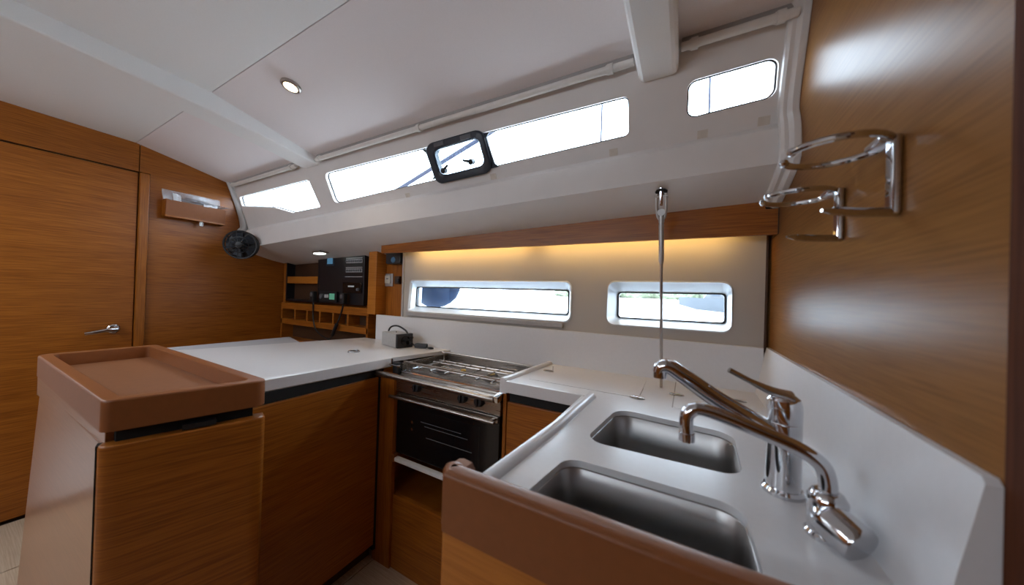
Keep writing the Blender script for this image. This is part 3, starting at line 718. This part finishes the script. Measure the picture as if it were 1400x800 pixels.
obj('deck_plate', G().lathe([(.018, 0), (.018, .002), (.012, .003)], wat(1.518), (0, -.25, -1), n=9), 'black_plastic', rw)

# ---- chrome bottle holders on the wooden wall
def holder(y, zt, zb, label, r=.052):
    h = thing('bottle_holder', label, 'bottle holder', (XW, y, zb), 'chrome bottle holders on the wooden wall')
    cx, cy = XW - .058, y + .018
    obj('wall_bracket', G().obox((XW - .006, y, (zt + zb) / 2), (.005, 0, 0), (0, .0085, 0), (0, 0, (zt - zb) / 2 + .004), .003), 'chrome', h)
    # open ring, gap facing the cabin
    a0 = math.radians(180 + 24); a1 = math.radians(180 - 24 + 360)
    pts = [(cx + r * 1.02 * math.cos(a0 + (a1 - a0) * k / 36), cy + r * math.sin(a0 + (a1 - a0) * k / 36), zt) for k in range(37)]
    obj('ring', G().tube(pts, .0048, 10), 'chrome', h)
    for p in (pts[0], pts[-1]):
        obj('ring_tip', G().lathe([(.001, -.0062), (.0045, -.0045), (.0062, 0), (.0045, .0045), (.001, .0062)], p, n=12), 'chrome', h)
    obj('ring_web', G().obox((XW - .013, y + .012, zt), (.010, 0, 0), (0, .020, 0), (0, 0, .0045), .003), 'chrome', h)
    b = [(XW - .002, y, zb), (XW - .04, y - .012, zb), (XW - .082, y - .034, zb + .001)]
    obj('foot', G().tube(bez(b, 5), [.0062] * 8 + [.0056, .0044, .0018], 10), 'chrome', h)
holder(.582, 1.402, 1.309, 'chrome bottle holder mounted higher, nearest the camera')
holder(.748, 1.386, 1.304, 'smaller looking chrome bottle holder mounted lower, towards the hull', .050)

# ---- opening port in the long daylight window
op = thing('opening_port', 'small dark framed opening port in the long daylight window', 'hatch', tuple(side_pt(-.8, .47)))
def spt(a, b, off):   # local plane of the cabin side; off > 0 points into the cabin
    p = side_pt(a, b); n = Vector((0, -.9, -.42)).normalized(); return p + n * off
po = rpoly([(-.965, .447), (-.672, .456), (-.690, .632), (-.985, .628)], .042, 6)
pi_ = rpoly([(-.928, .481), (-.704, .489), (-.716, .598), (-.940, .592)], .026, 6)
pm = rpoly([(-.958, .454), (-.679, .462), (-.697, .626), (-.978, .621)], .038, 6)
pj = rpoly([(-.934, .474), (-.698, .482), (-.710, .604), (-.946, .598)], .028, 6)
g = G()
Ls = [[spt(a, b, -.015) for a, b in po], [spt(a, b, .010) for a, b in po], [spt(a, b, .016) for a, b in pm], [spt(a, b, .016) for a, b in pj], [spt(a, b, .010) for a, b in pi_], [spt(a, b, -.015) for a, b in pi_]]
g.loft(Ls)
obj('frame', g, 'hatch_navy', op, ang=40)
obj('pane', G().plate(inner(pi_, -.822, .540, 1.02, 1.03), [], lambda a, b, c: spt(a, b, -.012 - .003 * c)), 'glass', op)
for sx, xb_, xt_ in ((-1, -.966, -.984), (1, -.671, -.689)):
    tabp = [(xb_ - sx * .012, .470), (xb_ + sx * .022, .472), (xb_ + sx * .006, .488), (xt_ + sx * .006, .592), (xt_ + sx * .022, .610), (xt_ - sx * .012, .608)]
    obj('frame_tab', G().plate(tabp, [], lambda a, b, c: spt(a, b, .003 - .006 * c)), 'hatch_navy', op)
for hx_, hm in ((-.905, .500), (-.762, .512)):
    h0 = spt(hx_, hm, .012)
    hd = obj('handle', G().lathe([(.011, -.01), (.011, .010), (.008, .013)], h0, (0, -.9, -.42), n=16)
        .tube([h0 + Vector((0, -.010, -.004)), h0 + Vector((.030 if hx_ < -.85 else -.032, -.014, .012 if hx_ < -.85 else .006))], [.006, .0045], 8), 'black_plastic', op)
for hx_ in (-.90, -.765):
    obj('hinge', G().obox(spt(hx_, .614, .014), (.026, 0, 0), Vector((0, .1, -.28)).normalized() * .008, Vector((0, -.9, -.42)).normalized() * .006, .002), 'switch_grey', op)

# ---- curtain rails under the ceiling edge
def rail(xa, xb, brk, label, r=.0105):
    t = thing('curtain_rail', label, 'curtain rail', ((xa + xb) / 2, .945, 1.862), 'curtain rails along the ceiling edge')
    obj('tube', G().tube([(xa, .944, 1.860), (xb, .944, 1.860)], r, 12), 'rail_cream', t)
    obj('shadow_strip', G().box(xa, xb, .944, .966, 1.872, 1.886, .003), 'grey_trim', t)  # grey strip colours in the shadow gap above the rail
    for b in brk:
        obj('clip', G().tube([(b - .008, .944, 1.860), (b + .008, .944, 1.860)], r + .004, 12).tube([(b - .012, .944, 1.860), (b - .009, .944, 1.860)], r + .002, 12), 'rail_cream', t)
rail(XB + .06, -1.90, [-1.95, -2.66], 'short curtain rail by the forward bulkhead')
rail(-1.71, -.150, [-.215, -.98, -1.68], 'long curtain rail above the long daylight window')
rail(-.030, .208, [.000, .176], 'short curtain rail above the small aft window')
sn = obj('snap_stud', G().lathe([(.006, 0), (.0055, .004), (.002, .006)], (.110, .845, 1.909), (0, -.23, -1), n=12), 'alu', loc=(.110, .845, 1.909))
tag(sn, 'single small snap stud in the ceiling above the aft window', 'snap stud')

# ---- ceiling downlight
dl = thing('downlight', 'small round warm ceiling downlight with bronze rim', 'lamp', (-1.335, .636, 1.954))
ax = (0, -.23, -1)
pc = Vector((-1.335, .636, 1.957))
obj('rim', G().lathe([(.034, -.002), (.034, .006), (.030, .010), (.0235, .010), (.0225, .004)], pc, ax, n=28, cap=False), 'wire_steel', dl)
obj('lens', G().lathe([(.0235, .003), (.0235, .006), (.012, .008)], pc, ax, n=24), 'lamp_warm', dl)
def spot(loc, e, col=(1, .82, .60), size=2.2):
    l = bpy.data.lights.new('downlight_beam', 'SPOT'); l.energy = e; l.color = col; l.spot_size = size; l.spot_blend = .8; l.shadow_soft_size = .03
    o = bpy.data.objects.new('downlight_beam', l); o.location = loc; COL.objects.link(o)
spot((-1.335, .632, 1.935), 5)

# ================================================================== FORWARD CORNER
# ---- wall pocket with plastic wrapped papers
wp = thing('wall_pocket', 'wooden letter pocket hung on the forward bulkhead', 'wall pocket', (XB, .78, 1.59))
obj('front_board', G().obox((XB + .062, .778, 1.640), (.006, 0, 0), (0, .138, .0), (.006, 0, .046), .003), 'mahogany', wp)
obj('side_board', G().box(XB, XB + .060, .640, .650, 1.588, 1.690, .002), 'oak_y', wp)
obj('side_board', G().box(XB, XB + .060, .906, .916, 1.588, 1.690, .002), 'oak_y', wp)
obj('bottom_board', G().box(XB, XB + .062, .640, .916, 1.586, 1.598, .002), 'oak_y', wp)
def film(pts, name, label, mat, cat):
    g = G(); n = 7; rows = []
    for i in range(n):
        u = i / (n - 1); row = []
        for j in range(n):
            v = j / (n - 1)
            a = Vector(pts[0]).lerp(Vector(pts[1]), u); b = Vector(pts[3]).lerp(Vector(pts[2]), u)
            p = a.lerp(b, v); p.x += .007 * math.sin(7 * u + 5 * v) * math.cos(9 * v - 3 * u); row.append(p)
        rows.append(row)
    back = [[p + Vector((-.0012, 0, 0)) for p in r] for r in rows]
    vs = [p for r in rows for p in r] + [p for r in back for p in r]; fs = []; o = n * n
    for i in range(n - 1):
        for j in range(n - 1):
            q = (i * n + j, i * n + j + 1, (i + 1) * n + j + 1, (i + 1) * n + j); fs.append(q); fs.append(tuple(k + o for k in reversed(q)))
    b = [i * n for i in range(n)] + [(n - 1) * n + j for j in range(1, n)] + [i * n + n - 1 for i in range(n - 2, -1, -1)] + [j for j in range(n - 2, 0, -1)]
    for k in range(len(b)): i, j = b[k], b[(k + 1) % len(b)]; fs.append((i, j, j + o, i + o))
    ob = obj(name, g.add(vs, fs), mat, loc=tuple(rows[0][0]), ang=80); tag(ob, label, cat); return ob
film([(XB + .030, .655, 1.60), (XB + .030, .895, 1.60), (XB + .05, .890, 1.745), (XB + .045, .625, 1.745)], 'plastic_bag', 'clear plastic bag sticking out of the wooden letter pocket', 'plastic_film', 'bag')
film([(XB + .058, .70, 1.692), (XB + .058, .90, 1.690), (XB + .085, .93, 1.700), (XB + .080, .72, 1.715)], 'plastic_bag', 'fold of clear plastic over the front of the letter pocket', 'plastic_film', 'bag')
film([(XB + .045, .680, 1.68), (XB + .045, .712, 1.68), (XB + .045, .705, 1.732), (XB + .045, .672, 1.732)], 'paper_slip', 'white slip of paper at the near end of the letter pocket', 'paper', 'paper')
film([(XB + .075, .805, 1.680), (XB + .075, .870, 1.684), (XB + .066, .872, 1.708), (XB + .066, .808, 1.702)], 'paper_slip', 'white printed slip folded over the letter pocket edge', 'paper', 'paper')
film([(XB + .050, .795, 1.560), (XB + .050, .812, 1.560), (XB + .050, .812, 1.590), (XB + .050, .795, 1.590)], 'paper_slip', 'small white tag hanging below the letter pocket', 'paper', 'paper')

# ---- fan
fn = thing('cabin_fan', 'black round cage fan in the forward corner', 'fan', (-2.70, 1.0, 1.465))
fc = Vector((-2.50, .932, 1.452)); fa = Vector((.72, -.62, -.10)).normalized(); fu = fa.orthogonal().normalized(); fv = fa.cross(fu)
def circ(r, off, n=32): return [fc + fa * off + (fu * math.cos(2 * PI * k / n) + fv * math.sin(2 * PI * k / n)) * r for k in range(n)]
obj('cage_ring', G().tube(circ(.086, 0), .006, 8, closed=True), 'black_plastic', fn)
obj('cage_ring', G().tube(circ(.084, -.035), .005, 8, closed=True), 'black_plastic', fn)
obj('cage_ring', G().tube(circ(.050, .018), .0025, 6, closed=True), 'black_plastic', fn)
for k in range(16):
    a = 2 * PI * k / 16; d = fu * math.cos(a) + fv * math.sin(a)
    obj('cage_wire', G().tube([fc + d * .084 - fa * .035, fc + d * .088 - fa * .01, fc + d * .084 + fa * .004, fc + d * .05 + fa * .018, fc + d * .018 + fa * .021], .0022, 5), 'black_plastic', fn)
obj('hub', G().lathe([(.022, -.03), (.024, .015), (.018, .024), (.004, .026)], fc, fa, n=20), 'black_plastic', fn)
for k in range(5):
    a = 2 * PI * k / 5; d = fu * math.cos(a) + fv * math.sin(a); e = fa.cross(d)
    L = []
    for s_ in (0, .3, .65, 1):
        c = fc + d * (.020 + .054 * s_) - fa * .008; wd = .016 + .016 * s_; tw = e * math.cos(.6 - .3 * s_) + fa * math.sin(.6 - .3 * s_); nn = d.cross(tw).normalized() * .001
        L.append([c - tw * wd + nn, c + tw * wd + nn, c + tw * wd - nn, c - tw * wd - nn])
    obj('blade', G().loft(L, True, True, True), 'hatch_navy', fn)
obj('back_shell', G().lathe([(.078, -.040), (.080, -.034), (.060, -.030)], fc, fa, n=28), 'black_plastic', fn)
obj('motor', G().lathe([(.026, -.075), (.030, -.04), (.028, -.028)], fc, fa, n=20), 'black_plastic', fn)
obj('arm', G().tube([fc - fa * .07, fc - fa * .085 + Vector((0, .01, 0)), Vector((XB + .002, 1.01, 1.47))], .011, 10), 'black_plastic', fn)

# ---- instrument area at the chart desk
YN = 1.33
np_ = struct('wall_nav', None, None, 'wood lining of the chart corner', (-2.1, YN + .02, .8))
obj('wood_panel', G().box(-2.74, -1.42, YN + .036, YN + .042, 0.05, 1.50), 'oak_x', np_)
obj('wood_panel', G().box(-1.685, -1.42, YN - .002, YN + .034, 1.00, 1.50), 'oak_z', np_)
obj('wood_post', G().box(-1.684, -1.612, YN - .075, YN + .03, 1.045, 1.50, .004), 'oak_pale', np_)
obj('wood_post', G().box(-2.740, -2.705, YN - .03, YN + .03, .80, 1.50, .004), 'oak_z', np_)
os_ = thing('open_shelf', 'dark open shelf with a pale wooden edge left of the switch panel', 'shelf', (-2.49, YN, 1.09))
obj('back', G().box(-2.700, -2.275, YN + .026, YN + .034, 1.09, 1.47), 'niche_dark', os_)
obj('side', G().box(-2.704, -2.690, YN - .03, YN + .026, 1.09, 1.47), 'panel_black', os_)
obj('side', G().box(-2.285, -2.272, YN - .03, YN + .026, 1.09, 1.47), 'panel_black', os_)
obj('bottom', G().box(-2.70, -2.275, YN - .03, YN + .026, 1.090, 1.104), 'panel_black', os_)
obj('shelf_board', G().box(-2.690, -2.285, YN - .028, YN + .026, 1.222, 1.274, .003), 'oak_pale', os_)
sp_ = thing('breaker_board', 'black electrical switch panel with rows of breakers', 'panel', (-2.02, YN, 1.09))
obj('board', G().box(-2.270, -1.780, YN - .032, YN + .026, 1.09, 1.49, .004), 'panel_black', sp_)
for row in range(2):
    z = 1.372 - row * .060
    obj('label_strip', G().box(-1.965, -1.800, YN - .0340, YN - .032, z + .018, z + .022), 'grey_mark', sp_)
    for k in range(9):
        x = -1.955 + .0185 * k
        s_ = obj('breaker_switch', G().box(x - .0065, x + .0065, YN - .036, YN - .031, z - .012, z + .012, .001), 'grey_mark', sp_)
        obj('rocker', G().box(x - .0042, x + .0042, YN - .042, YN - .036, z - .008, z + .007, .001), 'switch_grey', s_)
obj('label_strip', G().box(-1.970, -1.800, YN - .034, YN - .032, 1.270, 1.273), 'grey_mark', sp_)
obj('gauge', G().box(-2.180, -2.090, YN - .037, YN - .031, 1.345, 1.412, .003), 'hatch_navy', sp_)
obj('gauge_screen', G().box(-2.165, -2.105, YN - .0385, YN - .036, 1.358, 1.400), 'lcd_blue', sp_)
rd = thing('radio', 'black stereo unit with a white mark below the breakers', 'radio', (-1.87, YN - .03, 1.16))
obj('face', G().box(-1.985, -1.795, YN - .040, YN - .0325, 1.165, 1.235, .003), 'black_gloss', rd)
obj('badge', G().box(-1.925, -1.865, YN - .0412, YN - .0395, 1.205, 1.214), 'paper', rd)
obj('volume_knob', G().lathe([(.010, 0), (.009, .012), (.004, .013)], (-1.82, YN - .040, 1.19), (0, -1, 0), 14), 'switch_grey', rd)
vh = thing('vhf_radio', 'black marine radio with a green lit display', 'radio', (-2.13, YN - .03, 1.10))
obj('case', G().box(-2.235, -2.035, YN - .048, YN - .0325, 1.100, 1.172, .004), 'black_plastic', vh)
obj('display', G().box(-2.110, -2.055, YN - .0500, YN - .0475, 1.118, 1.158), 'lcd_green', vh)
obj('dial', G().lathe([(.018, 0), (.016, .012), (.006, .013)], (-2.195, YN - .048, 1.136), (0, -1, 0), 18), 'switch_grey', vh)
for k in range(4): obj('button', G().box(-2.165 + .012 * k, -2.157 + .012 * k, YN - .0505, YN - .0475, 1.128, 1.150, .001), 'grey_mark', vh)
def mic(x, z, pts, label):
    t = thing('microphone', label, 'microphone', (x, YN - .06, z), 'handsets hanging at the chart corner')
    obj('handset', G().box(x - .022, x + .022, YN - .082, YN - .052, z - .035, z + .035, .008), 'black_plastic', t)
    obj('grille', G().lathe([(.014, 0), (.013, .002)], (x, YN - .082, z + .012), (0, -1, 0), 14), 'switch_grey', t)
    P = bez(pts, 6)
    obj('cord', G().tube(P, .0045, 6), 'black_plastic', t)
mic(-2.265, 1.135, [(-2.265, YN - .066, 1.10), (-2.262, 1.262, 1.04), (-2.24, 1.255, .97), (-2.20, 1.25, .91), (-2.12, 1.25, .872), (-2.04, 1.25, .86)], 'black handset with hanging cord beside the open shelf')
mic(-1.930, 1.130, [(-1.930, YN - .066, 1.09), (-1.945, 1.262, 1.04), (-1.965, 1.255, .98), (-1.985, 1.25, .93), (-2.01, 1.25, .885), (-2.04, 1.24, .86)], 'black handset with thick cord below the stereo unit')
obj('cord_plug', G().tube([(-1.968, 1.250, .965), (-2.005, 1.246, .890)], .011, 10), 'black_plastic', bpy.data.objects['microphone.001'])
# pigeonholes
pg = thing('pigeonhole_rack', 'wooden rack of six pigeonholes under the switch panel', 'rack', (-2.2, YN, .82))
xa, xb = -2.700, -1.690
obj('top_board', G().box(xa, xb, YN - .060, YN + .034, 1.030, 1.078, .003), 'oak_x', pg)
obj('bottom_board', G().box(xa, xb, YN - .060, YN + .034, .918, .958, .003), 'oak_x', pg)
obj('back', G().box(xa, xb, YN + .020, YN + .034, .80, 1.04), 'niche_dark', pg)  # dark colour stands in for the shade inside the holes
cols = [xa + .010, -2.505, -2.350, -2.195, -2.045, -1.890, xb - .010]
for x in cols: obj('divider', G().box(x - .009, x + .009, YN - .060, YN + .022, .80 if x in (cols[0], cols[-1]) else .958, 1.030, .002), 'oak_x', pg)
obj('lower_shelf', G().box(xa, xb, YN - .060, YN + .034, .790, .812, .002), 'oak_x', pg)
# small fittings on the pillar
sk = thing('switch_box', 'small black box with a blue lens on the pillar by the hull panel', 'switch', (-1.50, YN - .01, 1.36))
obj('case', G().box(-1.560, -1.440, YN - .055, YN - .002, 1.345, 1.420, .006), 'black_plastic', sk)
obj('lens', G().lathe([(.018, 0), (.016, .004), (.006, .006)], (-1.495, YN - .054, 1.368), (0, -1, .1), 16), 'screen_blue', sk)
so = thing('wall_socket', 'cream wall socket on the wooden pillar', 'socket', (-1.585, YN - .002, 1.25))
obj('plate', G().box(-1.630, -1.548, YN - .010, YN - .002, 1.215, 1.292, .003), 'alu', so)
obj('rocker', G().box(-1.612, -1.566, YN - .015, YN - .009, 1.232, 1.280, .003), 'plate_cream', so)
obj('mark', G().box(-1.597, -1.581, YN - .0162, YN - .0148, 1.258, 1.264), 'switch_grey', so)
pk = thing('power_plug', 'small dark plug socket next to the cream wall socket', 'socket', (-1.50, YN - .002, 1.25))
obj('body', G().box(-1.520, -1.480, YN - .022, YN - .002, 1.230, 1.276, .004), 'niche_dark', pk)
obj('pin_cover', G().lathe([(.013, 0), (.012, .010), (.006, .011)], (-1.485, YN - .022, 1.250), (0, -1, 0), 14), 'black_plastic', pk)
# reading lamp
rl = thing('reading_lamp', 'small lit reading lamp under the deck edge by the breaker board', 'lamp', (-2.05, 1.18, 1.42))
obj('housing', G().box(-2.105, -2.000, 1.155, 1.205, 1.414, 1.424, .003), 'wire_steel', rl)
obj('lens', G().box(-2.098, -2.030, 1.160, 1.200, 1.408, 1.415, .002), 'lamp_white', rl)
obj('stem', G().tube([(-2.04, 1.18, 1.42), (-2.04, 1.18, 1.45)], .012, 10), 'black_plastic', rl)

# ---- charger on the worktop
ch = thing('charger', 'grey metal power charger with black end on the white worktop', 'charger', (-1.335, 1.17, T))
ca = Vector((.90, -.20, 0)).normalized(); cb_ = Vector((-ca.y, ca.x, 0)); cc = Vector((-1.335, 1.175, T + .036))
obj('case', G().obox(cc, ca * .074, cb_ * .042, (0, 0, .034), .003), 'case_grey', ch)
obj('end_cap', G().obox(cc + ca * .082, ca * .010, cb_ * .043, (0, 0, .035), .003), 'black_plastic', ch)
obj('cooling_fan', G().lathe([(.024, 0), (.024, .006), (.008, .008)], cc + ca * .090, ca, 20), 'black_gloss', ch)
for k in (-1, 1): obj('terminal', G().lathe([(.008, 0), (.008, .020), (.005, .022)], cc + ca * .090 + cb_ * .026 + Vector((0, 0, .016 * k)), ca, 10), 'black_plastic', ch)
obj('case_screw', G().lathe([(.003, 0), (.003, .004)], cc + Vector((0, 0, .034)), n=8), 'black_plastic', ch)
p0 = cc + ca * .085 + Vector((0, .02, .03))
obj('cable', G().tube(bez([p0, cc + ca * .055 + cb_ * .02 + Vector((0, 0, .048)), cc + Vector((0, .01, .066)), cc - ca * .05 + Vector((0, 0, .060)), cc - ca * .082 + Vector((0, 0, .034)), cc - ca * .086 + Vector((0, 0, -.010)), cc - ca * .088 + Vector((0, 0, -.031)), cc - ca * .12 + cb_ * .02 + Vector((0, 0, -.031)), cc - ca * .16 + cb_ * .03 + Vector((0, 0, -.031)), cc - ca * .15 + cb_ * .055 + Vector((0, 0, -.031)), cc - ca * .10 + cb_ * .05 + Vector((0, 0, -.031))], 6), .0046, 8), 'black_plastic', ch)
q = cc + ca * .10
obj('plug_lead', G().tube(bez([q + Vector((0, .02, -.005)), q + Vector((.02, .03, -.020)), q + Vector((.045, .035, -.030))], 5), .004, 8), 'black_plastic', ch)
obj('plug', G().obox(q + Vector((.063, .040, -.022)), Vector((.030, .010, 0)), Vector((-.004, .012, 0)), (0, 0, .011), .004), 'black_plastic', ch)
obj('plug_loop', G().tube(bez([q + Vector((.09, .048, -.026)), q + Vector((.118, .040, -.030)), q + Vector((.125, .058, -.031)), q + Vector((.108, .068, -.031)), q + Vector((.09, .058, -.031))], 5), .0036, 8), 'black_plastic', ch)

# ================================================================== OUTSIDE THE WINDOWS
wa = tag(obj('water', G().add([(-400, 2.2, -.2), (400, 2.2, -.2), (400, 600, -.2), (-400, 600, -.2)], [(0, 1, 2, 3)]), 'water', smooth=False), 'bright sea outside the hull windows', 'water'); wa['kind'] = 'stuff'
fd = thing('boat_fender', 'dark navy round fender hanging outside the long hull window', 'fender', (-1.48, 1.62, 1.08))
obj('ball', G().lathe([(.001, -.17), (.06, -.16), (.105, -.135), (.14, -.10), (.162, -.05), (.168, 0), (.160, .06), (.13, .12), (.08, .16), (.03, .18), (.02, .21)], (-1.48, 1.62, 1.255), n=28), 'fender_navy', fd)
obj('lanyard', G().tube([(-1.48, 1.62, 1.45), (-1.48, 1.70, 1.57)], .008, 8), 'rope_grey', fd)
# far shore
sh = thing('far_shore', 'low wooded shore across the water, seen through the short hull window', 'shore', (0, 120, -.2))
obj('land', G().add([(-90, 118, -.25), (60, 118, -.25), (60, 124, 1.2), (-90, 124, 1.2), (-90, 140, 1.2), (60, 140, 1.2)], [(0, 1, 2, 3), (3, 2, 5, 4)]), 'teak_deck', sh)
for k in range(34):
    x = -46 + k * 1.9 + random.uniform(-.6, .6); r = random.uniform(2.2, 3.4)
    bm = bmesh.new(); bmesh.ops.create_icosphere(bm, subdivisions=2, radius=1)
    for v in bm.verts: v.co *= random.uniform(.8, 1.2)
    obj('bush', G().from_bm(bm, Matrix.Translation((x, 126 + random.uniform(-2, 2), 1.2 + r * .8)) @ Matrix.Diagonal((r * 1.2, r, r, 1))), 'shore_green', sh)
mb = thing('moored_boat', 'pale motor boat on the water outside the short hull window', 'boat', (5, 42, -.2))
hullL = []
for s_, wd, zb in ((0, .05, .6), (.2, 1.0, .1), (.5, 1.5, -.1), (1, 1.5, -.1)):
    x = -.9 + 9 * s_; hullL.append([Vector((x, 42 - wd, 1.25 + .25 * (1 - s_))), Vector((x, 42 - wd * .7, zb)), Vector((x, 42 + wd * .7, zb)), Vector((x, 42 + wd, 1.25 + .25 * (1 - s_)))])
obj('hull', G().loft(hullL, True, True, True), 'boat_pale', mb)
obj('cabin', G().loft([[Vector((1.5, 41, 1.3)), Vector((2.2, 41, 2.5)), Vector((2.2, 43, 2.5)), Vector((1.5, 43, 1.3))], [Vector((7.1, 41, 1.3)), Vector((6.7, 41, 2.5)), Vector((6.7, 43, 2.5)), Vector((7.1, 43, 1.3))]], True, True, True), 'boat_pale', mb)
obj('cabin_window', G().box(2.3, 3.1, 40.95, 41.0, 1.7, 2.1), 'hatch_navy', mb)
# rigging and guard rail on deck
def post(x, label):
    t = thing('stanchion', label, 'stanchion', (x, 1.76, 1.56), 'guard rail stanchions on deck')
    obj('pole', G().tube([(x, 1.76, 1.56), (x, 1.76, 2.30)], .005, 8), 'pole_dark', t)
    obj('foot', G().lathe([(.03, 0), (.03, .01), (.012, .03)], (x, 1.76, 1.56), n=14), 'alu', t)
post(-.44, 'thin deck post seen through the long daylight window'); post(.068, 'thin deck post seen through the small aft window'); post(-3.98, 'thin deck post seen through the notched forward window')
bo = tag(obj('spinnaker_pole', G().tube([(-3.46, 1.78, 1.570), (-1.02, 1.78, 2.325)], .015, 10), 'pole_dark', loc=(-3.46, 1.78, 1.57)), 'slanting grey pole on deck, seen through the opening port', 'pole')
